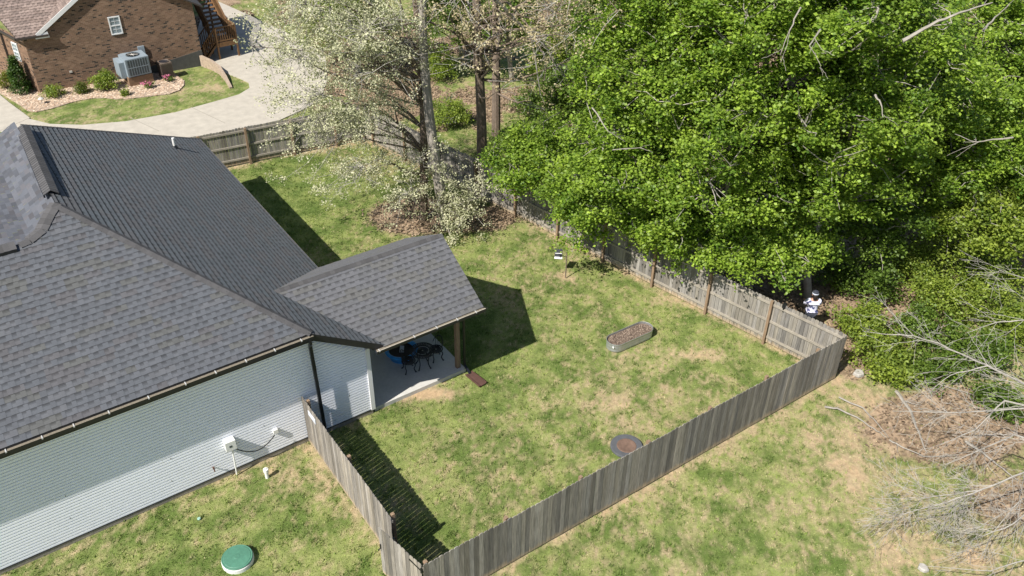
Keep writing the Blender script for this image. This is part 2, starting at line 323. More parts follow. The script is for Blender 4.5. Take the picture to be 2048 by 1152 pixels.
# low weedy seedlings on the woods floor
# river rocks
bx = rng.uniform(0, 14, 14000); by = rng.uniform(46, 56, 14000); k = inpoly(bx, by, BED); bx, by = bx[k], by[k]; n = len(bx)
ico = np.array([[0, 0, 1], [.89, 0, .3], [.28, .85, .3], [-.72, .53, .3], [-.72, -.53, .3], [.28, -.85, .3]]); icf = np.array([[0, 1, 2], [0, 2, 3], [0, 3, 4], [0, 4, 5], [0, 5, 1]])
sc = rng.uniform(.035, .085, n); aa = rng.uniform(0, 6.28, n); R2 = np.stack([np.stack([np.cos(aa), -np.sin(aa)], -1), np.stack([np.sin(aa), np.cos(aa)], -1)], 1)
loc = np.broadcast_to(ico, (n, 6, 3)).copy(); loc[..., 0] *= rng.uniform(.7, 1.5, n)[:, None]; loc[..., :2] = np.einsum('nij,nkj->nki', R2, loc[..., :2]); loc = loc * sc[:, None, None]; loc[..., 2] *= .7; loc += np.stack([bx, by, 0 * bx + .0], -1)[:, None]
t = rng.random(n)[:, None]; c = np.array([.30, .19, .12]) * (1 - t) + np.array([.62, .50, .38]) * t
tag(newmesh('river_rocks', loc.reshape(-1, 3), (icf[None] + 6 * np.arange(n)[:, None, None]).reshape(-1, 3), MT['rocks'], np.repeat(c, 6, 0)), 'tan and pinkish river rocks filling the bed along the brick wall', 'rocks', kind='stuff')
# ------------------------------------------------------------------ shingled planes
def shingles(mb, poly, e, nrm, expo=.18, palette=None, tabw=(.10, .19), lift=(.012, .02), seed=1, band=.5, dark=.55, gradual=True, edge=.72):
    """courses of laminated shingles with dark upper bands, part printed tone, part painted shade of the course above; poly: planar polygon (first vertex on the eave line)"""
    r = random.Random(seed); P = [np.array(p, float) for p in poly]; e = np.array(e, float); nrm = np.array(nrm, float); nrm /= np.linalg.norm(nrm)
    u = np.cross(nrm, e); u = u if u[2] > 0 else -u; O = P[0]
    q = [((p - O) @ e, (p - O) @ u) for p in P]; vmin = min(b for a, b in q); vmax = max(b for a, b in q); pal = palette
    v = vmin
    def quad(a, b, va, vb, h0, h1, c):
        n0 = len(mb.V); mb.V += [tuple(O + a * e + va * u + nrm * h0), tuple(O + b * e + va * u + nrm * h0), tuple(O + b * e + vb * u + nrm * h1), tuple(O + a * e + vb * u + nrm * h1)]; mb.C += [c] * 4; mb.F.append((n0, n0 + 1, n0 + 2, n0 + 3))
    while v < vmax - .01:
        v1 = min(v + expo, vmax); vm = (v + v1) / 2; hv = v1 - v
        xs_ = []
        for i in range(len(q)):
            a, b = q[i], q[(i + 1) % len(q)]
            if (a[1] > vm) != (b[1] > vm): xs_.append(a[0] + (b[0] - a[0]) * (vm - a[1]) / (b[1] - a[1]))
        xs_.sort()
        for j in range(0, len(xs_) - 1, 2):
            x0, x1 = xs_[j], xs_[j + 1]; x = x0 - r.random() * .3; hi = True; cc = pal[0]; left = 0
            while x < x1:
                wdt = r.uniform(*tabw) * (1 if hi else .85); a, b = max(x, x0), min(x + wdt, x1); x += wdt; hi = not hi; left -= 1
                if left <= 0: cc = pal[r.randrange(len(pal))]; left = r.randrange(2, 6)
                if b - a < .01: continue
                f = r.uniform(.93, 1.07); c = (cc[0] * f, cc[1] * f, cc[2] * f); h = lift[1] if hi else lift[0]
                if hi: eb = .9 if edge > .6 else .74; quad(a, b, v, v + hv * eb, h, .004, c); quad(a, b, v + hv * eb, v1, .004, .003, tuple(k * edge for k in c))  # top strip darkened in the tab colour: shade below the next course's lip
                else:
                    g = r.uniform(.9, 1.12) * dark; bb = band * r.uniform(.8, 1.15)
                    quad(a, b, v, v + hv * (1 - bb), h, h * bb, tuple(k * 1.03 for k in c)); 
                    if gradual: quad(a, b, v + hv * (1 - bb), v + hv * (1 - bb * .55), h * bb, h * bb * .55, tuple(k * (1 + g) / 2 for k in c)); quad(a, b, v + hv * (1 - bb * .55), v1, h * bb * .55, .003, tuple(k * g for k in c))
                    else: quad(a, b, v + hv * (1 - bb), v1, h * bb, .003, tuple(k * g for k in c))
                quad(a, b, v, v + .0005, 0, h, tuple(k * .5 for k in c))
                n0 = len(mb.V); A = O + a * e + v * u; mb.V += [tuple(A), tuple(A + nrm * h), tuple(O + a * e + v1 * u)]; mb.C += [c] * 3; mb.F.append((n0, n0 + 1, n0 + 2))
        v = v1
    return mb
GP = [(0.0942, 0.1014, 0.1145), (0.1000, 0.1063, 0.1195), (0.0913, 0.0973, 0.1095), (0.1037, 0.1083, 0.1195), (0.0961, 0.0954, 0.1025), (0.0923, 0.0993, 0.1125), (0.0980, 0.1003, 0.0994)]
def caps(mb, pts, wid=.3, step=.14, seed=3, lift=.03, side=None):
    """overlapping ridge caps along a 3D polyline; side: list of two 'down' directions per side"""
    r = random.Random(seed); L = []
    P = [np.array(p, float) for p in pts]
    for a, b in zip(P[:-1], P[1:]):
        n = max(1, int(round(np.linalg.norm(b - a) / step)))
        for i in range(n): L.append((a + (b - a) * i / n, a + (b - a) * (i + 1) / n))
    s1, s2 = [np.array(s_, float) for s_ in side]
    for a, b in L:
        d = (b - a) / np.linalg.norm(b - a); f = r.uniform(.8, 1.12); mb.c = (.082 * f, .080 * f, .082 * f)
        def crs(s_): w_ = s_ - d * (s_ @ d); return w_ / np.linalg.norm(w_)
        w1, w2 = crs(s1) * wid / 2, crs(s2) * wid / 2; z = np.array([0, 0, 1.])
        A = a + z * (lift + .012); B = b + z * lift
        V = [A, B + d * .01, B + d * .01 + w1, A + w1, B + d * .01 + w2, A + w2, a + z * .0 + w1, a + w2, A - z * .014]
        mb.add(V, [(0, 3, 2, 1), (0, 1, 4, 5), (0, 8, 6, 3), (0, 5, 7, 8)])
    return mb
# ------------------------------------------------------------------ white house
house = thing('white_house', 'white siding house with charcoal shingle roof and covered patio in the left foreground', 'house', (8.4, WY, 0))
apex = (1.86, 24.6, 7.2); ridN = (2.15, 31.1, 7.05); eS = (8.87, 18.93, 2.77); eN = (8.98, 36.1, 2.70); g0 = (6.60, 18.965, 4.2185); gW = (-9, 18.965, 4.2185)
s2 = .5285
def SP(x, y): return np.array([x, y, 4.20 + s2 * (y - 18.93)])
hipc = [np.array(apex)] + [SP(1.60, 24.35), SP(1.28, 23.98), SP(.9, 23.8), SP(.65, 23.76), SP(-9, 23.7)]
rm = MB()
rm_e = [eS, eN, ridN, apex, g0]
ne = np.cross(np.array(eN) - eS, np.array(ridN) - np.array(eS)); ne = ne if ne[2] > 0 else -ne
# east slope is flattened on its own best plane
def onE(x, y): return np.array([x, y, 2.77 + (8.87 - x) * (7.2 - 2.77) / (8.87 - 1.86)])
polyE = [onE(8.87, 18.93), onE(8.95, 36.1), onE(2.15, 31.1), onE(1.86, 24.6), onE(6.60, 18.93)]
nE = np.cross(np.array([0, 1, 0]), np.array([-(8.87 - 1.86), 0, 7.2 - 2.77])); nE = nE * np.sign(nE[2])
EP = [(0.1070, 0.1190, 0.1302), (0.1116, 0.1209, 0.1321), (0.1023, 0.1153, 0.1265), (0.1135, 0.1153, 0.1209)]
EP0 = [(0.093, 0.102, 0.112), (0.098, 0.105, 0.114), (0.090, 0.099, 0.108), (0.098, 0.099, 0.103)]
shingles(rm, polyE, (0, 1, 0), nE, palette=EP, seed=4, lift=(.014, .018), band=.5, dark=.18, tabw=(.10, .2), edge=.28)  # east slope: dark course lines, lip shadow painted into the tabs
# south slope
nS = np.array([0, -s2, 1.])
polyS = [np.array(gW), np.array(g0), np.array(apex)] + hipc[1:]
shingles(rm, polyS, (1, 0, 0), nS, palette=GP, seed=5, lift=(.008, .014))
# west-facing upper slope left of the ridge (runs out of the frame)
Wtop = [np.array(ridN), np.array(apex)] + hipc[1:5] + [np.array((-3.0, 23.72, 6.70)), np.array((-3.0, 30.4, 5.6))]
lw = [np.array((-3.0, 30.4, 4.35)), np.array((-3.0, 21.5, 4.35))]
WPn = np.array([-.5, 0, 1.])
def WPz(x, y): return 7.18 - .36 * (2.0 - x)
up = MB(); ax = np.linspace(-3.2, 2.0, 27)
ctr = [(p[0], p[1]) for p in [np.array(apex)] + hipc[1:5]] + [(-9, 23.75)]
def ysouth(x):
    for (xa, ya), (xb, yb) in zip(ctr[:-1], ctr[1:]):
        if xb <= x <= xa: return ya + (yb - ya) * (xa - x) / (xa - xb)
    return 24.6
r_ = random.Random(9); k = 0
xg = np.arange(-6.0, 2.08, .135)
for i in range(len(xg) - 1):
    xa, xb = xg[i], xg[i + 1]; ya = ysouth(min(xa, 1.86)); yb = ysouth(min(xb, 1.86)); yy = min(ya, yb); yN = 31.2 + (2 - xa) * -.05
    while yy < yN:
        wd = r_.uniform(.16, .34); y1 = min(yy + wd, yN); c = GP[r_.randrange(6)]; f = r_.choice((.72, .95, 1.02, 1.1)) * r_.uniform(.94, 1.06); up.c = (c[0] * f, c[1] * f, c[2] * f * 1.04); h = r_.choice((.006, .014))
        zc = lambda x, y: max(6.62, 7.17 - .55 * (2.0 - x)) - .02 if x < 1.0 else 7.17 - .55 * (2.0 - x) - .02
        zA, zB = zc(xa, yy), zc(xb, yy)
        # blend up to the curved hip so that the two slopes meet
        V = [(xa, yy, zA + h), (xb, yy, zB + .002), (xb, y1, zB + .002), (xa, y1, zA + h), (xa, yy, zA - .01), (xa, y1, zA - .01)]
        up.add(V, [(0, 1, 2, 3), (0, 3, 5, 4)]); yy = y1
n0 = len(rm.V); rm.V += up.V; rm.C += up.C; rm.F += [tuple(i + n0 for i in f) for f in up.F]
# porch roof
PR = 21.4; pz = 4.27; pe = 2.80; px1 = 12.34
slp = (pz - pe) / (PR - 18.9)
xv = lambda z: 8.87 - (z - 2.77) * (8.87 - 1.86) / (7.2 - 2.77)
polyPS = [np.array((xv(pe) - .02, 18.9, pe)), np.array((px1, 18.9, pe)), np.array((px1, PR, pz)), np.array((xv(pz) - .05, PR, pz))]
polyPN = [np.array((px1, 2 * PR - 18.9, pe)), np.array((xv(pe) - .02, 2 * PR - 18.9, pe)), np.array((xv(pz) - .05, PR, pz)), np.array((px1, PR, pz))]
PP = [(0.1170, 0.1192, 0.1295), (0.1228, 0.1242, 0.1335), (0.1142, 0.1163, 0.1235), (0.1199, 0.1192, 0.1176)]
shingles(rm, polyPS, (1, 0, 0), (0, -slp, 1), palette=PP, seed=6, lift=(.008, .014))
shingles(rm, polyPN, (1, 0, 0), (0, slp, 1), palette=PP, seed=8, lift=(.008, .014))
roof = rm.build('roof', MT['shingle'], house, colors=True)
# solid roof body below the shingles
m = MB()
dz = np.array([0, 0, .004])
for poly in (polyE, polyS, polyPS, polyPN): m.slab([p - dz for p in poly], .13)
m.build('roof_deck', MT['black_trim'], house)
m = MB()
m.box(-9, 6.6, WY - .3, WY + .02, 3.94, 4.0); m.box(8.36, 8.85, 23.9, 36, 2.5, 2.56); m.build('soffit', MT['siding'], house)
# ridge and hip caps
m = MB(); dn = lambda x, y, z: (x, y, z)
caps(m, [apex, g0], .29, .17, side=((0, -1, -s2), (1, 0, -.63))); m.build('hip_cap', MT['shingle'], house, colors=True); m = MB()
caps(m, [hipc[4], hipc[3], hipc[2], hipc[1], hipc[0]], .36, .16, side=((0, -1, -s2), (-1, .3, -.3)), seed=5); m.build('hip_cap', MT['shingle'], house, colors=True); m = MB()
caps(m, [(xv(pz) - .12, PR, pz), (px1, PR, pz)], .27, .15, side=((0, -1, -slp), (0, 1, -slp)), seed=8, lift=.014); m.build('ridge_cap', MT['shingle'], house, colors=True); m = MB()
caps(m, [onE(2.15, 31.1), onE(8.95, 36.1)], .2, .15, side=((1, 0, -.63), (0, .3, -1)), seed=12, lift=.012)
m.build('hip_cap', MT['shingle'], house, colors=True)
# humped ridge vents
def vent(pts, side, name='ridge_vent'):
    m = MB(); caps(m, [(p[0], p[1], p[2] + .09) for p in pts], .42, .15, side=side, seed=21, lift=.03); P = [np.array(p, float) for p in pts]
    v = m.build(name, MT['shingle'], house, colors=True)
    b = MB(); s1, s2_ = [np.array(s, float) for s in side]
    a, c = P[0], P[-1]; 
    for s_ in (s1, s2_): 
        q = s_ * .2; b.bar(a + q + (0, 0, .075), c + q + (0, 0, .075), .035, .07)
    b.bar(a + (0, 0, .05), a + (c - a) / np.linalg.norm(c - a) * .03 + (0, 0, .05), .4, .09)
    b.bar(c + (0, 0, .05), c - (c - a) / np.linalg.norm(c - a) * .03 + (0, 0, .05), .4, .09)
    o = b.build('vent_edge', MT['dark_metal'], v); o.location = (0, 0, 0)
    return v
# ------------------------------------------------------------------ sub-part meshes keep the parent's origin
def child(mb, name, mat, part, top, **kw):
    o = newmesh(name, np.array(mb.V) - np.array(top.location), mb.F, mat, np.array(mb.C) if kw.get('colors') else None, None, kw.get('smooth', False)); o.parent = part; return o
def vent(pts, side, top=house):
    m = MB(); caps(m, [(p[0], p[1], p[2] + .07) for p in pts], .46, .15, side=side, seed=21, lift=.03); P = [np.array(p, float) for p in pts]
    v = m.build('ridge_vent', MT['shingle'], house, colors=True)
    b = MB(); a, c = P[0], P[-1]; d = (c - a) / np.linalg.norm(c - a)
    for s_ in side:
        s_ = np.array(s_, float); s_ /= np.linalg.norm(s_); q = s_ * .215; b.bar(a + q + (0, 0, .055), c + q + (0, 0, .055), .05, .075)
    child(b, 'vent_edge', MT['dark_metal'], v, house)
vent([(1.9, 25.3, 7.19), (2.12, 30.7, 7.08)], ((1, 0, -.63), (-1, 0, -.5)))
vent([(-9, 23.72, 6.72), (.55, 23.76, 6.74)], ((0, -1, -s2), (0, 1, -.4)))
# siding: lapped boards, clipped under the rake
def siding_wall(mb, x0, fx1, y, z0, z1, lap=.1016):
    z = z0
    while z < z1 - .02:
        zt = min(z + lap, z1); xa, xb = x0, min(fx1(z), fx1(zt)); 
        pr = [(0, .026), (.022, .028), (.034, .019), (.5 * lap, .008), (lap * .55, .020), (lap * .68, .012), (lap, .003)]
        V = []
        for dz_, dy in pr: V += [(xa, y - dy, z + dz_), (xb, y - dy, z + dz_)]
        mb.add(V, [(2 * i, 2 * i + 1, 2 * i + 3, 2 * i + 2) for i in range(len(pr) - 1)]); z = zt
    return mb
def siding_wall(mb, x0, fx1, y, z0, z1, lap=.1016):
    z = z0
    while z < z1 - .02:
        zt = min(z + lap, z1); xa, xb = x0, min(fx1(z), fx1(zt))
        pr = [(0, -.035), (.001, .0065), (.008, .008), (.05, .0065), (.073, .005), (.074, -.035), (lap, -.035)]
        V = []
        for dz_, dy in pr: V += [(xa, y - dy, z + dz_), (xb, y - dy, z + dz_)]
        mb.add(V, [(2 * i, 2 * i + 1, 2 * i + 3, 2 * i + 2) for i in range(len(pr) - 1)]); z = zt
    return mb
fx = lambda z: 8.30 if z < 2.62 else 8.30 - (z - 2.62) * (8.30 - 6.6) / (3.75 - 2.62) if z < 3.75 else 6.6
sw = MB(); siding_wall(sw, -9, fx, WY, .14, 3.94)
sw.add([(-9, WY + .038, -.1), (8.36, WY + .038, -.1), (8.36, WY + .038, 2.6), (6.62, WY + .038, 3.94), (-9, WY + .038, 3.94)], [(0, 1, 2, 3, 4)])
wall = sw.build('side_wall', MT['siding'], house)
m = MB(); m.box(-9, 8.38, WY + .03, WY + .04, -.3, 3.7) if False else None
r_ = random.Random(3)
for row in range(2, 22, 1):
    if r_.random() < .55: 
        xx = (-1.9 + 1.35 * ((row * 7) % 8)) + r_.uniform(-.1, .1); z = .14 + row * .1016
        if xx < 8 and z < 2.1: m = MB(); m.box(xx, xx + .012, WY - .0125, WY - .004, z + .003, z + .06); child(m, 'lap_joint', MT['joint'], wall, house)
m = MB(); m.box(8.3, 8.44, WY - .045, WY + .09, .12, 2.62); m.build('corner_trim', MT['white_trim'], house)
m = MB(); m.box(8.37, 8.40, WY + .09, 36, 0, 2.7); m.build('east_wall', MT['siding'], house)
m = MB(); m.box(-9, 8.36, WY - .012, WY + .2, -.3, .135); m.build('foundation', MT['foundation'], house)
m = MB(); m.box(-9, 8.36, WY - .026, WY - .003, .118, .1385); m.build('starter_strip', MT['black_trim'], house)
# fascia, rake
m = MB(); m.box(-9, 6.62, 18.955, 18.985, 3.93, 4.17)
m.hexa([(6.58, 18.925, 3.98), (8.80, 18.925, 2.58), (8.80, 19.24, 2.58), (6.58, 19.24, 3.98), (6.58, 18.925, 4.185), (8.84, 18.925, 2.775), (8.84, 19.24, 2.775), (6.58, 19.24, 4.185)])
m.build('fascia', MT['black_trim'], house)
# gutters
def gutter(xa, xb, y, z, hangers, debris=True, lipw=.0):
    y += .03 if not lipw else .02
    m = MB(); m.box(xa, xb, y - .125, y - .117, z - .11, z); m.box(xa, xb, y - .117, y, z - .11, z - .10); m.box(xa, xa + .008, y - .117, y, z - .10, z); m.box(xb - .008, xb, y - .117, y, z - .10, z)
    g = m.build('gutter', MT['dark_metal'], house)
    d = MB(); d.box(xa + .009, xb - .009, y - .116, y - .002, z - .099, z - .012); child(d, 'gutter_debris', MT['gutter_inside'], g, house)
    l = MB(); l.box(xa, xb, y - .127, y - .100, z + .001, z + .006); child(l, 'gutter_lip', MT['gutter_inside'] if not lipw else MT['lip_cream'], g, house)
    for hx in hangers:
        h = MB(); h.box(hx - .014, hx + .014, y - .13, y - .03, z + .007, z + .012); h.box(hx - .018, hx + .018, y - .138, y - .126, z - .03, z + .008); child(h, 'hanger', MT['tin'], g, house)
wx = lambda X, Y, z: at(X, Y, z)[0]
gutter(-9, 6.62, 18.95, 4.17, [wx(a, b, 4.17) for a, b in [(11, 901), (83, 872), (147, 850), (217, 823), (296, 793), (369, 764), (429, 741), (490, 719), (548, 698), (599, 676)]])
gutter(8.46, 12.36, 18.9, 2.79, [8.55, 9.75, 10.55, 11.3, 12.0], lipw=.02)
m = MB(); m.box(8.88, 8.95, 23.95, 36.05, 2.66, 2.74); m.build('east_gutter', MT['gutter_inside'], house)
# downspout
m = MB(); dsx = 6.6
m.bar((6.5, 18.88, 4.1), (6.5, 18.88, 3.9), .085, .07, up=(0, 1, 0)); m.bar((6.5, 18.88, 3.95), (dsx - .02, 19.16, 3.62), .085, .07, up=(0, 1, 0)); m.bar((dsx - .02, 19.16, 3.68), (dsx + .04, 19.16, .3), .095, .08, up=(0, 1, 0)); m.bar((dsx + .04, 19.17, .34), (dsx + .05, 18.98, .12), .09, .08, up=(1, 0, 0))
m.build('downspout', MT['dark_metal'], house)
# patio
m = MB(); m.prism([(8.45, 19.36), (11.9, 19.36), (11.9, 23.3), (8.42, 23.3)], -.2, .10); ps = m.build('patio_slab', MT['slab'], house)
m = MB(); m.box(8.45, 11.9, 22.45, 22.465, .098, .103); child(m, 'control_joint', MT['joint'], ps, house)
def porch_post(x, y): MB().box(x - .07, x + .07, y - .07, y + .07, .1, 2.62).build('porch_post', MT['post'], house)
porch_post(11.72, 19.58); porch_post(11.72, 23.0)
m = MB(); m.box(8.5, 11.85, 19.5, 19.62, 2.5, 2.72); m.box(11.66, 11.78, 19.62, 23.0, 2.5, 2.72); m.box(8.5, 11.85, 23.0, 23.1, 2.5, 2.72); m.build('porch_beam', MT['black_trim'], house)
m = MB(); m.box(8.42, 12.2, 19.0, 23.8, 2.725, 2.74); m.build('porch_ceiling', MT['ceiling'], house)
m = MB(); m.add([(12.2, 18.95, 2.72), (12.2, 23.85, 2.72), (12.2, PR, 4.12), (12.24, 18.95, 2.72), (12.24, 23.85, 2.72), (12.24, PR, 4.12)], [(0, 1, 2), (5, 4, 3), (0, 3, 4, 1), (1, 4, 5, 2), (2, 5, 3, 0)]); m.build('gable_end', MT['siding'], house)
m = MB(); m.bar((12.33, 18.88, 2.70), (12.33, PR, 4.17), .04, .14); m.bar((12.33, PR, 4.17), (12.33, 23.92, 2.70), .04, .14); m.build('rake_board', MT['black_trim'], house)
m = MB(); m.bar((11.95, 18.84, 2.70), (11.9, 19.42, 2.45), .06, .06); m.bar((11.9, 19.42, 2.5), (11.9, 19.42, .15), .07, .05, up=(0, 1, 0)); m.bar((11.9, 19.42, .2), (11.9, 19.1, .06), .07, .05); m.build('porch_downspout', MT['dark_metal'], house)
# vent pipe in the roof
vp = onE(7.3, 33.6)
m = MB(); m.tube([vp + (0, 0, -.1), vp + (0, 0, .42)], .055, 12); m.build('vent_pipe', MT['white_plastic'], house)
m = MB(); m.tube([vp + (0, 0, -.05), vp + (0, 0, .1)], [.16, .07], 12); m.build('pipe_flashing', MT['dark_metal'], house)
# wall fittings
m = MB(); m.box(3.66, 3.96, WY - .2, WY - .005, 1.04, 1.38); bx_ = m.build('meter_box', MT['white_plastic'], house)
m = MB(); m.box(3.76, 3.84, WY - .206, WY - .2, 1.17, 1.24); child(m, 'box_mark', MT['ac_dark'], bx_, house)
m = MB(); m.tube([(3.83, WY - .15, 1.02), (3.80, WY - .12, -.02)], .022, 8); m.build('conduit', MT['white_plastic'], house)
m = MB(); m.box(5.10, 5.24, WY - .1, WY - .005, .88, 1.02); m.build('junction_box', MT['white_plastic'], house)
cb = []; 
for t in np.linspace(0, 1, 14): cb.append((3.92 + (5.1 - 3.92) * t, WY - .15, 1.02 + (.9 - 1.02) * t - .36 * math.sin(math.pi * t) ** .9))
m = MB(); m.tube(cb, .016, 6); m.build('cable', MT['iron'], house)
m = MB(); m.tube([(3.22, WY - .02, .56), (3.22, WY - .13, .56), (3.22, WY - .15, .48)], .018, 8); m.tube([(3.22, WY - .1, .56), (3.22, WY - .1, .62)], [.03, .03], 8); m.build('spigot', MT['red_brown'], house)
# splash block
o = MB(); a = math.radians(-83); p0 = np.array((11.88, 19.15, 0)); d = np.array((math.cos(a), math.sin(a), 0)); sd = np.array((-d[1], d[0], 0))
o.hexa([p0 - sd * .13, p0 + d * .75 - sd * .15, p0 + d * .75 + sd * .15, p0 + sd * .13, p0 - sd * .13 + (0, 0, .05), p0 + d * .75 - sd * .15 + (0, 0, .03), p0 + d * .75 + sd * .15 + (0, 0, .03), p0 + sd * .13 + (0, 0, .05)])
for q in (-1, 1): o.bar(p0 + sd * .13 * q + (0, 0, .07), p0 + d * .75 + sd * .15 * q + (0, 0, .05), .03, .05)
tag(o.build('splash_block', MT['red_brown']), 'reddish brown splash block on the grass at the foot of the patio post', 'splash block')
# ------------------------------------------------------------------ fences
def picket_cols(n, seed):
    r = random.Random(seed); out = []
    for i in range(n):
        g = r.uniform(.62, 1.28); wa = r.uniform(0, 1); out.append((g * (.215 + .02 * wa), g * (.203 + .01 * wa), g * (.188 - .01 * wa)))
    return out
def fence(name, label, A, B, inside, posts, seed, z_top=1.83, pw=.14, gap=.0045, rails=True, group='weathered wooden privacy fences', warm=0, cat='fence', postcap=True):
    A = np.array((A[0], A[1], 0.)); B = np.array((B[0], B[1], 0.)); L = np.linalg.norm(B - A); d = (B - A) / L; nn = np.array((-d[1], d[0], 0)); nn = nn * inside
    t = thing(name, label, cat, A, group); r = random.Random(seed); m = MB(); n = int(L / (pw + gap)); step = L / n; cols = picket_cols(n, seed)
    for i in range(n):
        a = A + d * (i * step + r.uniform(0, .003)); b = A + d * ((i + 1) * step - gap - r.uniform(0, .005)); h = z_top + r.uniform(-.015, .015) + .01 * math.sin(i * .21); o_ = nn * (-r.uniform(0, .006)); th = nn * -.018; zb = .02
        c = cols[i]; m.c = (c[0] * (1 + warm * .25), c[1] * (1 + warm * .08), c[2]); cw = d * .028; z = np.array((0, 0, 1.))
        # dog-eared board
        prof = [(a, zb), (b, zb), (b, .12 + .16 * r.random()), (b, h - .03), (b - cw, h), (a + cw, h), (a, h - .03), (a, .12 + .16 * r.random())]
        V = [p + o_ + z * zz for p, zz in prof] + [p + o_ + th + z * zz for p, zz in prof]
        m.add(V, [(0, 1, 2, 7), (7, 2, 3, 6), (6, 3, 4, 5), (8, 9, 10, 15), (15, 10, 11, 14), (14, 11, 12, 13)] + [(k, (k + 1) % 8, 8 + (k + 1) % 8, 8 + k) for k in range(8)])
        st = np.array((.40, .31, .20)) * r.uniform(.85, 1.1)
        for k in (0, 1, 8, 9): m.C[-16 + k] = tuple(st)
    m.build('picket_panel', MT['picket'], t, colors=True)
    if rails:
        for zr in (.28, .95, 1.66):
            a = A + nn * .024 + (0, 0, zr); b = B + nn * .024 + (0, 0, zr); MB().bar(a, b, .04, .088).build('rail', MT['rail'], t)
    for s_ in posts:
        p = A + d * s_ + nn * .092; m = MB(); h = z_top - .02 + r.uniform(-.04, .05); m.bar(p + (0, 0, -.1), p + (0, 0, h), .092, .092, up=d); m.build('post', MT['post'], t)
    return t
Ls = 16.0
fence('wooden_fence', 'long grey weathered board fence crossing the foreground, outer side towards the viewer', SW, SE, 1, [.12] + list(np.arange(2.5, 15.9, 2.44)), 1, warm=.05)
LE = math.hypot(NE[0] - SE[0], NE[1] - SE[1]); off = 2.72
fence('wooden_fence', 'grey board fence with rails and brown posts along the woods, leaves hanging over it', SE, NE, 1, [off + 2.47 * k for k in range(0, 10)], 2)
fence('wooden_fence', 'grey board fence with posts at the far end of the yard beside the concrete drive', NE, NW, 1, [.1, 1.5] + [1.5 + 2.15 * k for k in range(1, 7)], 3)
fence('wooden_fence', 'short weathered board fence running from the white house wall to the open gate', (6.14, 13.78), (6.14, WY - .03), -1, [.1, 2.6, 5.3], 4, warm=.2)
gt = fence('fence_gate', 'weathered board gate standing slightly ajar with black strap hinge at the near corner', (6.06, 12.1), (5.74, 13.72), -1, [], 5, warm=.1, cat='gate', group=None)
m = MB(); g0_ = np.array((6.06, 12.1, 0)); gd = np.array((5.74 - 6.06, 13.72 - 12.1, 0)); gd /= np.linalg.norm(gd); gn = np.array((-gd[1], gd[0], 0))
m.bar(g0_ + gn * .03 + gd * -.04 + (0, 0, 1.62), g0_ + gn * .03 + gd * .45 + (0, 0, 1.66), .012, .045); m.tube([g0_ + gn * .035 + (0, 0, 1.55), g0_ + gn * .035 + (0, 0, 1.72)], .02, 8); m.build('strap_hinge', MT['iron'], gt)
m = MB(); e = g0_ + gd * 1.6 + gn * .035 + (0, 0, 1.05); m.bar(e, e + (0, 0, .16), .03, .03, up=(1, 0, 0)); m.bar(e + (0, 0, .02), e + gn * .09 + (0, 0, .0), .02, .02); m.build('latch', MT['iron'], gt)
# leaning block by the gate post
m = MB(); p = at(781, 1042, 1.2); 
# tag on the short fence
o = MB(); o.box(6.10, 6.118, 18.35, 18.85, 1.45, 1.62)
tag(o.build('fence_label', MT['card']), 'small pale strip tag on the short fence beside the house wall', 'tag')
# dark bracket on fence top
p = at(1569, 612, 1.8); m = MB(); m.box(p[0] - .05, p[0] + .05, p[1] - .06, p[1] + .06, 1.72, 1.9); m.tube([p + (0, 0, -.25), p + (-.04, -.02, 0)], [.03, .05], 8)
tag(m.build('security_camera', MT['iron']), 'small black device fixed on top of the fence near the standing person', 'device')
# ------------------------------------------------------------------ yard things
# septic lid
t = thing('septic_lid', 'round green septic tank lid with white rim on the lawn below the white wall', 'lid', (2.72, 16.25, 0))
MB().lathe([(0.420, -.05), (0.420, .075), (0.409, .09), (0.140, .09)], (2.72, 16.25, 0), 48).build('rim', MT['white_plastic'], t)
MB().lathe([(0.402, .088), (0.409, .125), (0.395, .14), (0.364, .135), (0.350, .145), (0.084, .15), (0.070, .155), (0.007, .155)], (2.72, 16.25, 0), 48).build('cover', MT['green_lid'], t)
# pvc cleanout
x_, y_ = 4.5, 18.62; MB_ = MB(); MB_.lathe([(.055, -.1), (.055, .2), (.075, .2), (.075, .31), (.04, .315), (.035, .34), (.001, .345)], (x_, y_, 0), 20)
tag(MB_.build('cleanout_pipe', MT['white_plastic'], smooth=False), 'short white plastic cleanout pipe standing in the grass below the wall', 'pipe')
# small turquoise bit
p = at(398, 1037); o = MB(); o.lathe([(.05, -.02), (.05, .012), (.04, .02), (.001, .02)], p, 10); mt('turq', (.26, .42, .34), .5, .1, 5)
tag(o.build('irrigation_cap', MT['turq']), 'tiny pale turquoise disc lying in the lawn', 'cap')
# stock tank planter
def stadium(cx, cy, L, W, n=14, rot=0):
    pts = []; r = W / 2; h = L / 2 - r
    for i in range(n + 1): a = -math.pi / 2 + math.pi * i / n; pts.append((h + r * math.cos(a), r * math.sin(a)))
    for i in range(n + 1): a = math.pi / 2 + math.pi * i / n; pts.append((-h + r * math.cos(a), r * math.sin(a)))
    c, s = math.cos(rot), math.sin(rot); return [(cx + x * c - y * s, cy + x * s + y * c) for x, y in pts]
a_, b_ = at(1216, 701), at(1293, 673); cx, cy = 17.62, 17.5
t = thing('stock_tank_planter', 'oval galvanized steel planter filled with brown mulch in the middle of the yard', 'planter', (cx, cy, 0))
def loopskin(mb, rings):
    n = len(rings[0]); V = [p for r in rings for p in r]
    return mb.add(V, [(i * n + j, i * n + (j + 1) % n, (i + 1) * n + (j + 1) % n, (i + 1) * n + j) for i in range(len(rings) - 1) for j in range(n)])
m = MB(); R3 = []
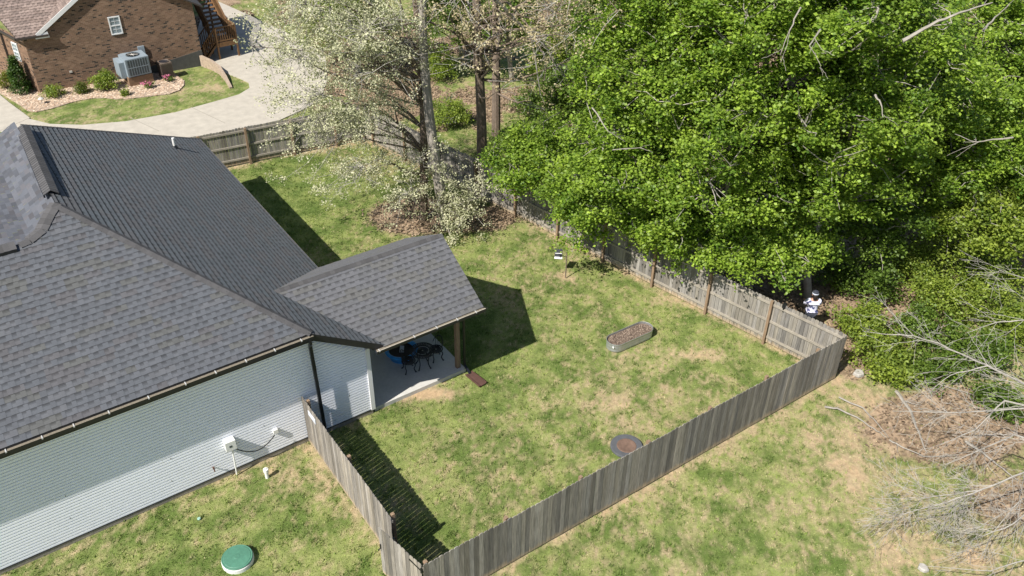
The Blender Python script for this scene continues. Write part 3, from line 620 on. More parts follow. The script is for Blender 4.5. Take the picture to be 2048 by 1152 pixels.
for W, z in [(.66, 0), (.66, .05), (.672, .065), (.66, .08), (.66, .17), (.672, .185), (.66, .2), (.66, .29), (.685, .30), (.685, .32), (.66, .325), (.645, .32), (.645, .2)]: R3.append([(x, y, z) for x, y in stadium(cx, cy, 1.93 + (W - .66), W, 14, -.02)])
loopskin(m, R3); m.build('tank', MT['galv'], t, smooth=False)
m = MB(); m.add([(x, y, .235) for x, y in stadium(cx, cy, 1.91, .64, 14, -.02)], [tuple(range(30))]); 
MB().add([(x, y, .235) for x, y in stadium(cx, cy, 1.91, .64, 14, -.02)], [tuple(range(30))]).build('mulch', MT['mulch'], t)
n = 2200; u = rng.uniform(-.9, .9, n); v = rng.uniform(-.29, .29, n); k = (np.abs(u) < .63) | (np.hypot(np.abs(u) - .63, v) < .27); u, v = u[k], v[k]; n = len(u); tt = rng.random(n)[:, None]
c = np.array([.10, .07, .055]) * (1 - tt) + np.array([.36, .28, .22]) * tt; o = scatter_quads(cx + u - t.location[0], cy + v - t.location[1], np.full(n, .245) + rng.uniform(-.01, .02, n), .035, c, 'wood_chips', MT['litter'], .6); o.parent = t
m = MB(); px_ = at(1216, 707, .2); m.box(cx - .95, cx - .93, cy - .24, cy - .17, .2, .26); m.build('tank_label', MT['white_plastic'], t)
# fire ring
t = thing('fire_pit', 'flat round dark grey fire pit ring with rusty centre half hidden by the near fence', 'fire pit', (fx_, fy_, 0))
MB().lathe([(.50, -.02), (.50, .03), (.48, .045), (.30, .04), (.29, .03)], (fx_, fy_, 0), 40).build('ring', MT['ash_grey'], t)
MB().lathe([(.305, .041), (.28, .05), (.17, .035), (.01, .03)], (fx_, fy_, 0), 40).build('rusty_lid', MT['rust'], t)
# pole with black and white panel
pb = at(1131, 555)
t = thing('yard_panel', 'small black and white panel on a thin dark pole near the woods fence', 'panel', pb)
MB().tube([pb, pb + (.0, 0, 1.18)], .022, 6).build('pole', MT['bark_brown'], t)
q = at(1117, 508, .86); fw = -ray(1117, 508); fw /= np.linalg.norm(fw); fw = np.array([-.45, -.55, .70]); fw /= np.linalg.norm(fw); rt = np.cross((0, 0, 1), fw); rt /= np.linalg.norm(rt); uu = np.cross(fw, rt)
def plate(mb, u0, u1, v0, v1, off, th): P = lambda u, v, w_: q + rt * u + uu * v + fw * w_; return mb.hexa([P(u0, v0, off), P(u1, v0, off), P(u1, v1, off), P(u0, v1, off), P(u0, v0, off + th), P(u1, v0, off + th), P(u1, v1, off + th), P(u0, v1, off + th)])
pl_ = plate(MB(), -.15, .15, -.21, .21, 0, .02).build('panel', MT['panel_black'], t)
m = MB(); plate(m, -.15, .15, -.20, -.12, .022, .006); plate(m, -.13, .13, .01, .03, .022, .006); child(m, 'white_marks', MT['white_trim'], pl_, t)
MB().bar(q, pb + (0, 0, .95), .02, .02).build('arm', MT['iron'], t)
# patio furniture ---------------------------------------------------------
def lattice_disc(mb, c, r, z, rings, spokes, w_=.012):
    for k in range(1, rings + 1):
        rr = r * k / rings; pts = [(c[0] + rr * math.cos(a), c[1] + rr * math.sin(a), z) for a in np.linspace(0, 2 * math.pi, 29)]
        mb.tube(pts, w_ if k < rings else w_ * 1.8, 5, cap=False)
    for k in range(spokes):
        a = 2 * math.pi * k / spokes
        pts = [(c[0] + rr * math.cos(a + .5 * math.sin(rr / r * 9)), c[1] + rr * math.sin(a + .5 * math.sin(rr / r * 9)), z) for rr in np.linspace(.03, r, 8)]; mb.tube(pts, w_, 5, cap=False)
    return mb
def curvy_leg(c, a, r0, r1, z):
    pts = []
    for t_ in np.linspace(0, 1, 9): rr = r0 + (r1 - r0) * t_ + .05 * math.sin(t_ * math.pi * 2); pts.append((c[0] + rr * math.cos(a), c[1] + rr * math.sin(a), .1 + z * (1 - t_) + .02))
    return MB().tube(pts, [.018] * 8 + [.028], 6)
tc = at(845, 700, .72 + .1)
t = thing('patio_table', 'round black cast iron lattice table on the patio', 'table', (tc[0], tc[1], .1))
lattice_disc(MB(), tc, .42, .80, 7, 28, .009).build('table_top', MT['iron'], t)
for k in range(4): curvy_leg(tc, .5 + k * math.pi / 2, .12, .3, .68).build('leg', MT['iron'], t)
def chair(X, Y, back, label):
    c = at(X, Y, .52); t = thing('patio_chair', label, 'chair', (c[0], c[1], .1), 'black cast iron patio chairs')
    lattice_disc(MB(), c, .22, .54, 4, 18, .011).build('seat', MT['iron'], t)
    for k in range(4): curvy_leg(c, .6 + k * math.pi / 2, .17, .27, .42).build('leg', MT['iron'], t)
    m = MB(); pts = []
    for s_ in np.linspace(-1.1, 1.1, 13): pts.append((c[0] + .24 * math.cos(back + s_), c[1] + .24 * math.sin(back + s_), .56 + .42 * math.cos(s_ * 1.25) ** .6 if math.cos(s_ * 1.25) > 0 else .56))
    m.tube(pts, .014, 5)
    for s_ in (-.7, -.35, 0, .35, .7): m.tube([(c[0] + .22 * math.cos(back + s_), c[1] + .22 * math.sin(back + s_), .55), (c[0] + .24 * math.cos(back + s_), c[1] + .24 * math.sin(back + s_), .56 + .4 * math.cos(s_ * 1.25) ** .6)], .009, 5)
    m.build('backrest', MT['iron'], t); return t
chair(817, 722, math.radians(150), 'black iron chair nearest the wall corner, in front of the blue tub')
chair(872, 699, math.radians(20), 'black iron chair at the outer edge of the patio slab')
bc = at(803, 703, .3)
t = thing('blue_tub', 'round bright blue tub with dark lining and packet inside, under the patio roof', 'tub', (bc[0], bc[1], .1))
MB().lathe([(.42, .1), (.50, .34), (.56, .36), (.58, .40), (.56, .44), (.47, .44), (.44, .40), (.41, .30)], (bc[0], bc[1], 0), 36).build('rim', MT['blue_plastic'], t, smooth=True)
MB().lathe([(.425, .36), (.40, .33), (.001, .31)], (bc[0], bc[1], 0), 30).build('lining', MT['hair'], t)
MB().bar((bc[0] - .06, bc[1] - .12, .38), (bc[0] + .1, bc[1] + .12, .42), .14, .03).build('packet', MT['card'], t)
# ------------------------------------------------------------------ brick house
BO = np.array((13.96, 51.72, 0.)); BU = np.array((-.997, .0793, 0.)); BU /= np.linalg.norm(BU); BN = np.array((BU[1], -BU[0], 0.)); BN = BN if BN[1] < 0 else -BN
def bp_(s, t_, z): return BO + BU * s + BN * t_ + np.array((0, 0, z))
bh = thing('brick_house', 'brown brick house with gable and pinkish shingle roof at the upper left', 'house', BO)
SWD = 8.98
fs, fz = 4.0, 6.05
gable = [bp_(-.0, 0, -.2), bp_(SWD, 0, -.2), bp_(SWD, 0, 3.1), bp_(8.2, 0, 3.1), bp_(fs, 0, fz), bp_(0, 0, 3.7)]
brick_poly('front_wall', gable, BO, BU, bh)
WC = bp_(SWD, 0, 0); WD = at(14, 136, .6) - WC; WD[2] = 0; WD /= np.linalg.norm(WD); up3 = np.array((0, 0, 1.))
wl = [WC - up3 * .2, WC + WD * 12 - up3 * .2, WC + WD * 12 + up3 * 3.1, WC + up3 * 3.1]; brick_poly('west_wall', wl, BO, WD, bh)
brick_poly('east_wall', [bp_(0, 0, -.2), bp_(0, 0, 3.7), bp_(0, -12, 3.7), bp_(0, -12, -.2)], BO, BN, bh)
m = MB(); m.hexa([bp_(-.03, .03, -.1), bp_(5.6, .03, -.1), bp_(5.6, -.02, -.1), bp_(-.03, -.02, -.1), bp_(-.03, .03, .90), bp_(5.6, .03, .02), bp_(5.6, -.02, .02), bp_(-.03, -.02, .9)]); mt('found_dark', (.075, .075, .07), .95, .2, 6, var2=.1); m.build('foundation', MT['found_dark'], bh)
m = MB(); BP = [(.25, .19, .165), (.22, .165, .14), (.28, .215, .185), (.19, .145, .125)]
sl_ = .62; OV = .13
hz = lambda t_: 3.18 + sl_ * (OV - t_)
# south-facing slope left of the gable
def B3(s, t_, z): return bp_(s, t_, z)
sg = (4.70 - 3.29) / (8.10 - 6.03); Wz = lambda s: 3.30 + (8.12 - s) * sg
# valley: hz(t)=Wz(s)
tv = lambda s: OV - (Wz(s) - 3.18) / sl_
Sp = [B3(9.3, OV, hz(OV)), B3(8.2, OV, hz(OV)), B3(4.0, tv(4.0), hz(tv(4.0))), B3(4.0, -6, hz(-6)), B3(9.3, OV, hz(OV)) + WD * 7 + np.array((0, 0, sl_ * 7 * (WD @ -BN)))]
shingles(m, [Sp[0], Sp[1], Sp[2], Sp[3], Sp[4]], BU * -1, np.cross(BU, Sp[4] - Sp[0]) * (1 if np.cross(BU, Sp[4] - Sp[0])[2] > 0 else -1), palette=BP, seed=31, lift=(.008, .02))
Gp = [B3(8.2, .12, Wz(8.2)), B3(4.0, .12, Wz(4.0)), B3(4.0, tv(4.0), hz(tv(4.0))), B3(8.2, tv(8.2), hz(tv(8.2)))]
nG = np.cross(Gp[1] - Gp[0], Gp[2] - Gp[0]); nG = nG if nG[2] > 0 else -nG
shingles(m, [Gp[0], Gp[1], Gp[2], Gp[3]], BN * 1., nG, palette=BP, seed=33, lift=(.008, .02))
rf = m.build('roof', MT['shingle'], bh, colors=True)
m = MB(); m.slab([p - np.array((0, 0, .01)) for p in Sp], .08); m.slab([p - np.array((0, 0, .01)) for p in Gp], .08); m.slab([B3(4.0, .3, Wz(4.0)), B3(-.5, .3, 3.5), B3(-.5, -12, 3.5), B3(4.0, -12, Wz(4.0))], .1); m.build('roof_deck', MT['ac_brown_dark'], bh)
m = MB(); m.bar(B3(8.3, .14, 3.16), B3(3.9, .14, 3.16 + 4.4 * sg), .04, .2); m.hexa([B3(8.4, .15, 2.98), B3(7.7, .15, 2.98), B3(7.7, .0, 2.98), B3(8.4, 0, 2.98), B3(8.4, .15, 3.12), B3(7.75, .15, 3.3), B3(7.75, 0, 3.3), B3(8.4, 0, 3.12)]); m.build('rake_fascia', MT['white_trim'], bh)
m = MB(); m.bar(B3(9.35, OV + .05, 3.12), B3(7.75, OV + .05, 3.12), .1, .1); m.bar(B3(9.35, OV, 3.12), B3(9.35, OV, 3.12) + WD * 7 + np.array((0, 0, .4)), .1, .1); m.build('gutter', MT['ac_brown_dark'], bh)
m = MB(); m.bar(WC + WD * 2.6 + np.array((-.05, -.05, 3.)), WC + WD * 2.6 + np.array((-.05, -.05, .1)), .09, .08, up=BN); m.build('downspout', MT['ac_brown_dark'], bh)
# window
def win(P0, U, name='window', wn=None):
    fr = MB(); N_ = BN if wn is None else wn; wd, ht = .62, 1.0
    f = lambda u, v, o_: P0 + U * u + np.array((0, 0, v)) + N_ * o_
    bar_ = lambda u0, u1, v0, v1, o0, o1: fr.hexa([f(u0, v0, o0), f(u1, v0, o0), f(u1, v0, o1), f(u0, v0, o1), f(u0, v1, o0), f(u1, v1, o0), f(u1, v1, o1), f(u0, v1, o1)])
    bar_(0, .06, 0, ht, 0, .05); bar_(wd - .06, wd, 0, ht, 0, .05); bar_(.06, wd - .06, 0, .06, 0, .06); bar_(.06, wd - .06, ht - .06, ht, 0, .05); bar_(.06, wd - .06, ht / 2 - .03, ht / 2 + .03, 0, .045)
    o = fr.build(name, MT['white_trim'], bh); fr = MB()
    fr.add([f(.05, .05, .02), f(wd - .05, .05, .02), f(wd - .05, ht - .05, .02), f(.05, ht - .05, .02)], [(0, 1, 2, 3)]); child(fr, 'pane', MT['glass'], o, bh)
    fr = MB(); ff = lambda u0, u1, v0, v1: fr.hexa([f(u0, v0, .022), f(u1, v0, .022), f(u1, v0, .034), f(u0, v0, .034), f(u0, v1, .022), f(u1, v1, .022), f(u1, v1, .034), f(u0, v1, .034)])
    ff(wd / 2 - .008, wd / 2 + .008, .06, ht - .06); ff(.06, wd - .06, .72, .735); ff(.06, wd - .06, .27, .285); child(fr, 'muntin', MT['white_trim'], o, bh)
win(bp_(4.0, .0, 2.55), BU); win(WC + WD * 1.0 + np.array((0, 0, 1.55)), WD, wn=np.array((WD[1], -WD[0], 0)) * (1 if WD[1] * -1 > 0 else -1))
m = MB(); m.hexa([bp_(3.45, .0, 1.25), bp_(3.1, 0, 1.25), bp_(3.1, .1, 1.25), bp_(3.45, .1, 1.25), bp_(3.45, .0, 1.7), bp_(3.1, 0, 1.7), bp_(3.1, .1, 1.7), bp_(3.45, .1, 1.7)]); m.build('service_box', MT['ac_light'], bh)
m = MB(); m.hexa([bp_(7.25, .0, .85), bp_(7.1, 0, .85), bp_(7.1, .04, .85), bp_(7.25, .04, .85), bp_(7.25, .0, .95), bp_(7.1, 0, .95), bp_(7.1, .04, .95), bp_(7.25, .04, .95)]); m.build('outlet_cover', MT['lamp_metal'], bh)
# package unit on brick base
def rbox(P0, U, V_, z0, z1): return [P0 + (0, 0, z0), P0 + U + (0, 0, z0), P0 + U + V_ + (0, 0, z0), P0 + V_ + (0, 0, z0), P0 + (0, 0, z1), P0 + U + (0, 0, z1), P0 + U + V_ + (0, 0, z1), P0 + V_ + (0, 0, z1)]
a0 = at(261, 174); xb = at(309, 163); U = (xb - a0); U = U / np.linalg.norm(U); Vn = np.array((-U[1], U[0], 0))
if Vn[1] < 0: Vn = -Vn
t = thing('air_conditioner', 'large pale blue grey air conditioning unit on a brick base against the brick wall', 'air conditioner', a0)
m = MB(); P = rbox(a0, U * 1.35, Vn * 1.0, -.1, .5); m.hexa(P); m.build('brick_base', MT['brick_plain'], t)
c0 = a0 + U * .02 - Vn * .05 + np.array((0, 0, .55)); W_, D_, Hh = 1.3, 1.15, 1.0
m = MB(); m.hexa(rbox(c0, U * W_, Vn * D_, 0, Hh)); body = m.build('cabinet', MT['ac_light'], t)
m = MB(); m.hexa(rbox(c0 + U * .08 - Vn * .012, U * (W_ - .16), Vn * .01, .08, Hh - .06)); g_ = m.build('grille', MT['ac_dark'], t)
m = MB()
for i in range(9): m.hexa(rbox(c0 + U * (.1 + i * (W_ - .2) / 8) - Vn * .02, U * .02, Vn * .007, .08, Hh - .06))
m.hexa(rbox(c0 + U * .08 - Vn * .022, U * (W_ - .16), Vn * .008, .48, .52)); child(m, 'grille_bar', MT['ac_light'], g_, t)
fc = c0 + U * W_ * .5 + Vn * D_ * .55
m = MB(); m.lathe([(.36, Hh + .002), (.36, Hh + .035), (.33, Hh + .035), (.32, Hh + .006), (.3, Hh + .004)], fc, 32); fn = m.build('fan_ring', MT['ac_dark'], t)
m = MB(); m.lathe([(.325, Hh + .004), (.08, Hh + .004)], fc, 24); child(m, 'fan_recess', MT['panel_black'], fn, t)
m = MB(); m.lathe([(.09, Hh + .006), (.09, Hh + .03), (.01, Hh + .035)], fc, 16); [m.tube([fc + (0, 0, Hh + .03), fc + (.33 * math.cos(a), .33 * math.sin(a), Hh + .03)], .008, 4) for a in np.linspace(0, 6.28, 9)]; child(m, 'fan_guard', MT['lamp_metal'], fn, t)
m = MB(); m.hexa(rbox(c0 - U * .28 + Vn * .3, U * .27, Vn * 1.0, -.1, .8)); m.build('side_duct', MT['ac_light'], t)
m = MB(); m.hexa(rbox(c0 + U * .2 + Vn * D_, U * 1.0, Vn * .35, .2, Hh - .1)); m.build('rear_duct', MT['ac_light'], t)
b0 = at(327, 160); U2 = U
t = thing('air_conditioner', 'smaller brown ribbed air conditioning unit right of the large one', 'air conditioner', b0)
m = MB(); W_ = .66; m.hexa(rbox(b0, U2 * W_, Vn * W_, -.02, .92)); m.build('cabinet', MT['ac_brown'], t)
m = MB()
for i in range(9): m.hexa(rbox(b0 + U2 * (.03 + i * .07) - Vn * .012, U2 * .018, Vn * .011, .06, .86)); m.hexa(rbox(b0 - U2 * .012 + Vn * (.03 + i * .07), U2 * .011, Vn * .018, .06, .86))
m.build('louvre', MT['ac_brown_dark'], t)
fc = b0 + U2 * W_ / 2 + Vn * W_ / 2; m = MB(); m.lathe([(.28, .922), (.28, .95), (.26, .95), (.25, .925)], fc, 28); fn = m.build('fan_ring', MT['ac_brown'], t)
m = MB(); m.lathe([(.25, .926), (.07, .926)], fc, 24); child(m, 'fan_recess', MT['panel_black'], fn, t)
# wooden stair and landing
t = thing('wooden_stairs', 'brown wooden deck stairs with landing and railings at the brick house corner', 'stairs', (14.4, 52.0, 0))
def dp(a, b, z): return np.array((14.15 + a, 51.9 + b, z))
m = MB()
Lz = 1.0
m.box(15.0, 16.3, 52.0, 53.25, Lz - .1, Lz)
for i in range(5): m.box(14.2 + .16 * i, 14.4 + .16 * i, 52.05, 53.1, .14 + i * .18, .18 + i * .18)
fl = 11
for i in range(fl): m.box(15.1, 16.15, 53.25 + i * .27, 53.55 + i * .27, Lz + .13 + i * .175, Lz + .17 + i * .175)
m.build('tread', MT['deck_wood'], t)
TopY = 53.25 + fl * .27; TopZ = Lz + .1 + fl * .175
m = MB(); m.box(14.05, 16.2, TopY, TopY + 2.2, TopZ, TopZ + .1); m.box(14.05, 16.2, TopY - .04, TopY, TopZ - .2, TopZ + .1); m.build('upper_deck', MT['deck_wood'], t)
m = MB()
for yy in (52.0, 53.13): m.bar((14.15, yy, .1), (15.0, yy, Lz), .05, .22)
for xx in (15.08, 16.17): m.bar((xx, 53.2, Lz - .05), (xx, TopY, TopZ), .05, .26)
m.box(15.0, 16.3, 51.97, 52.0, Lz - .26, Lz); m.build('stringer', MT['deck_wood'], t)
for (xx, yy, z0, z1) in [(15.05, 52.0, 0, 1.95), (16.25, 52.0, 0, 1.95), (16.25, 53.2, 0, 2.0), (15.05, 53.2, 0, 2.0), (14.2, 52.0, 0, 1.1), (14.2, 53.13, 0, 1.1), (15.06, TopY, 0, TopZ + 1), (16.2, TopY, 0, TopZ + 1), (14.1, TopY, 0, TopZ + 1), (16.2, TopY + 2.1, 0, TopZ + 1)]:
    MB().box(xx - .05, xx + .05, yy - .05, yy + .05, z0, z1).build('post', MT['deck_wood'], t)
def railing(p, q, h0=.1, h1=.92, n=10):
    p = np.array(p, float); q = np.array(q, float); m = MB(); m.bar(p + (0, 0, h1), q + (0, 0, h1), .1, .04); m.bar(p + (0, 0, h0), q + (0, 0, h0), .05, .08)
    for i in range(1, n): c = p + (q - p) * i / n; m.box(c[0] - .02, c[0] + .02, c[1] - .02, c[1] + .02, c[2] + h0, c[2] + h1)
    m.build('railing', MT['deck_wood'], t)
railing((15.05, 52.0, Lz), (16.25, 52.0, Lz), n=9); railing((16.25, 52.0, Lz), (16.25, 53.2, Lz), n=9); railing((14.2, 52.0, .15), (15.05, 52.0, Lz), n=7); railing((14.2, 53.13, .15), (15.05, 53.13, Lz), n=7)
railing((16.2, 53.2, Lz), (16.2, TopY, TopZ), n=24); railing((15.06, 53.2, Lz), (15.06, TopY, TopZ), n=24); railing((14.1, TopY, TopZ), (15.06, TopY, TopZ), n=8); railing((16.2, TopY, TopZ), (16.2, TopY + 2.1, TopZ), n=16)
# low retaining wall
rp = [at(405, 131), at(425, 138), at(441, 147), at(452, 160), at(462, 176)]; t = MB(); hts = [.62, .55, .45, .25, .06]
V = []
for p, h in zip(rp, hts): V += [p + (-.08, 0, -.1), p + (.08, 0, -.1), p + (.08, 0, h), p + (-.08, 0, h)]
t.add(V, [(4 * i + j, 4 * i + (j + 1) % 4, 4 * i + 4 + (j + 1) % 4, 4 * i + 4 + j) for i in range(4) for j in range(4)] + [(0, 1, 2, 3), (16, 19, 18, 17)])
tag(t.build('retaining_wall', MT['stone']), 'low sloping stone edging wall between the drive and the brick house lawn', 'wall')
# bank of grass behind the retaining wall
# path light
p = at(85, 208); t = thing('path_light', 'small metal path light in the rocks at the brick house corner', 'lamp', p)
MB().tube([p, p + (0, 0, .3)], .02, 6).build('stem', MT['lamp_metal'], t); MB().lathe([(.03, .28), (.16, .3), (.13, .34), (.02, .4)], p, 16).build('shade', MT['lamp_metal'], t)
# ------------------------------------------------------------------ plants
def leafcloud(C, n_per, spread, size, colA, colB, jit=.25, droop=.0, tilt=.7, aspect=1.25, shade=None, minz=.02):
    """C (m,3) clump centres -> leaf quads arrays"""
    m = len(C); n = m * n_per; c = np.repeat(C, n_per, 0); g = rng.normal(0, 1, (n, 3)) * np.array(spread); p = c + g; p[:, 2] -= droop * np.hypot(g[:, 0], g[:, 1]); p[:, 2] = np.maximum(p[:, 2], minz)
    nr = np.stack([rng.normal(0, tilt, n), rng.normal(0, tilt, n), np.ones(n)], -1); nr /= np.linalg.norm(nr, axis=1)[:, None]
    a = rng.uniform(0, 6.283, n); u = np.stack([np.cos(a), np.sin(a), np.zeros(n)], -1); u -= nr * (u * nr).sum(1)[:, None]; u /= np.linalg.norm(u, axis=1)[:, None]; v = np.cross(nr, u)
    s = size * rng.uniform(.65, 1.3, n)[:, None]; u *= s * .5 * aspect; v *= s * .5
    # bent, roughly leaf shaped: base, side, tip, side
    V = np.stack([p - u, p - v * .95 + u * .12, p + u - nr * s * .12, p + v * .95 + u * .12], 1).reshape(-1, 3)
    cl = np.repeat(rng.uniform(0, 1, m), n_per); t = np.clip(cl * .6 + rng.uniform(0, 1, n) * .5 - .05, 0, 1)[:, None]
    col = (np.array(colA) * (1 - t) + np.array(colB) * t) * rng.uniform(1 - jit, 1 + jit, n)[:, None]
    return V, col
def leafmesh(name, V, col, mat, parent): 
    n = len(V) // 4; return newmesh(name, V, np.arange(4 * n).reshape(-1, 4), mat, np.repeat(col, 4, 0), parent)
def clumps(center, rad, n, lo=.55, hi=1.0, zmin=-1., top=.0, rough=.18):
    d = rng.normal(0, 1, (n * 2, 3)); d[:, 2] += top; d /= np.linalg.norm(d, axis=1)[:, None]; d = d[d[:, 2] > zmin][:n]
    # lumpy outline
    lump = 1 + rough * (np.sin(d[:, 0] * 5 + center[0]) * np.cos(d[:, 1] * 4 + center[1]) + np.sin(d[:, 2] * 6 + center[1] * 2)) * 1.0
    r = rng.uniform(lo ** 2, hi, len(d)) ** .5 * lump
    return np.array(center) + d * r[:, None] * np.array(rad)
def bent(p, q, k=6, wob=.06, sag=0.):
    p = np.array(p, float); q = np.array(q, float); L = np.linalg.norm(q - p); o_ = rng.normal(0, wob * L, 3); o2 = rng.normal(0, wob * L * .6, 3); out = []
    for t_ in np.linspace(0, 1, k): out.append(p + (q - p) * t_ + o_ * math.sin(math.pi * t_) + o2 * math.sin(2 * math.pi * t_) + np.array((0, 0, sag * L * math.sin(math.pi * t_))))
    return out
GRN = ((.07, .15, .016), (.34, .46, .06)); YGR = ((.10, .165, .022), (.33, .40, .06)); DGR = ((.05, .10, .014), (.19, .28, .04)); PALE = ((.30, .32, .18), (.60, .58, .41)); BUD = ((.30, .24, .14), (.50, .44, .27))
def tree(name, label, cat, base, center, rad, nclump, nleaf, size, cols, bark='bark_grey', mat='leaf_green', spread=(.3, .3, .16), r0=.16, group=None, limbs=14, twigs=.62, zmin=-.75, lo=.5, top=.3, droop=.35, tilt=.6, extra=None, jit=.33, trunk_top=None, twig_r=.02, rough=.26):
    t = thing(name, label, cat, (base[0], base[1], 0), group); base = np.array((base[0], base[1], -.05)); center = np.array(center, float)
    C = clumps(center, rad, nclump, lo, 1., zmin, top, rough)
    if extra is not None: C = np.vstack([C, extra])
    V, col = leafcloud(C, nleaf, spread, size, cols[0], cols[1], jit=jit, droop=droop, tilt=tilt); leafmesh('crown', V, col, MT[mat], t)
    m = MB(); tt = np.array(trunk_top if trunk_top is not None else center + (0, 0, rad[2] * .5)); tr = bent(base, tt, 9, .02); m.tube(tr, list(np.linspace(r0, r0 * .35, 9)), 9)
    hubs = []
    for i in range(limbs):
        k = rng.integers(len(C)); q = C[k]; s_ = min(.92, max(.25, (q[2] - base[2]) / max(.1, tt[2] - base[2]) * .7)); i0 = int(s_ * 8); p = tr[i0]; L = bent(p, q, 6, .08, .06); rr = r0 * .38 * (1 - s_ * .5); m.tube(L, list(np.linspace(rr, rr * .2, 6)), 5, cap=False); hubs += L[2:]
    m.build('trunk', MT[bark], t)
    if twigs > 0 and hubs:
        hb = np.array(hubs); m = MB()
        for k in rng.choice(len(C), int(len(C) * twigs), replace=False):
            q = C[k]; j = np.argmin(((hb - q) ** 2).sum(1)); m.tube(bent(hb[j], q + rng.normal(0, .15, 3), 4, .10, -.03), [twig_r, twig_r * .8, twig_r * .6, twig_r * .3], 4, cap=False)
        m.build('branches', MT[bark], t)
    return t
G1 = 'green maples along the woods edge'
def maple(X, Y, z, r, label, name='maple_tree', cols=GRN, n=330, nl=112, size=.094, h=.85, base=None, group=G1, **kw):
    c = at(X, Y, z); b = base if base is not None else (c[0] + rng.uniform(.3, 1.0), c[1] + rng.uniform(-.3, .6)); kw.setdefault('limbs', 18); kw.setdefault('spread', (.2, .2, .13)); n = int(n * 1.0)
    xf = NE[0] + (b[1] - NE[1]) * (SE[0] - NE[0]) / (SE[1] - NE[1]) + .7
    if b[1] < 36: b = (max(b[0], xf), b[1])
    return tree(name, label, 'tree', b, c, (r, r, r * h), n, nl, size, cols, group=group, bark='bark_pale', **kw)
maple(1080, 318, 3.2, 1.9, 'bright green maple whose left boughs hang over the shaded fence corner', n=230)
maple(1195, 398, 3.2, 2.0, 'green maple drooping over the fence behind the thin pole with the panel', n=240)
maple(1350, 424, 3.4, 2.0, 'green maple leaning over the middle of the woods fence', n=260)
maple(1495, 463, 3.2, 1.9, 'green maple over the fence left of the standing person', n=250)
maple(1585, 485, 2.8, 1.2, 'small maple spraying leaves just above the standing person', n=120, base=(25.2, 17.8))
maple(1270, 280, 6.0, 2.5, 'tall green maple in the second row behind the fence, right of the bare trunk', n=330)
maple(1450, 290, 6.4, 2.8, 'tall green maple with pale twigs showing in the centre of the canopy', n=370)
maple(1630, 350, 5.0, 2.3, 'green maple beside the dark gap in the canopy', n=270)
maple(1690, 240, 7.6, 2.7, 'tall green maple above the dark gap, right of the canopy centre', n=330)
maple(1340, 110, 9.0, 2.8, 'tall green maple at the upper middle with pale broken branches', n=330)
maple(1530, 110, 9.6, 3.1, 'tallest green maple at the top centre right', n=390)
maple(1730, 70, 10, 3.0, 'green maple at the top right under the long pale branch', n=360)
maple(1880, 190, 7.2, 2.5, 'green maple near the right edge below the pale forked limb', n=290)
maple(1870, 330, 4.4, 2.2, 'green tree near the right edge over the undergrowth', n=260)
maple(1960, 290, 5.4, 2.2, 'fresh green tree filling the right side below the forked limb', n=250)
maple(2045, 370, 3.6, 1.9, 'green tree cut by the right edge above the undergrowth', n=210)
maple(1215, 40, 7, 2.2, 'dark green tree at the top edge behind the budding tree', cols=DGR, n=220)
maple(1400, -30, 11, 2.9, 'green treetop cut by the top edge in the middle of the woods', n=310)
maple(1620, -40, 12, 3.1, 'green treetop cut by the top edge right of the middle', n=330)
maple(1950, 20, 9, 2.6, 'green treetop in the upper right corner', n=290)
maple(2070, 250, 4.5, 2.2, 'yellow green tree cut by the right edge', cols=YGR, n=200)
maple(2050, 120, 6.5, 2.2, 'green tree at the right edge below the corner treetop', cols=GRN, n=210)
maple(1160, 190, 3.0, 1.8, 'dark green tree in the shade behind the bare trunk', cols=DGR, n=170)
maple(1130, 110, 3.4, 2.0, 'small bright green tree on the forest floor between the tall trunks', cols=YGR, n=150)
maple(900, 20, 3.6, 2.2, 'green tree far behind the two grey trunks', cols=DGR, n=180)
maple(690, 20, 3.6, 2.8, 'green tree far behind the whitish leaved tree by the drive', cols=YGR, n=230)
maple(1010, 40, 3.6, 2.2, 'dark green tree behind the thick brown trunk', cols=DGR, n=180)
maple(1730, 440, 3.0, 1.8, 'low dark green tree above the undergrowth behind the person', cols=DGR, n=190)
maple(1960, 440, 3.0, 1.9, 'low green tree above the bare branches at the right edge', cols=YGR, n=190)
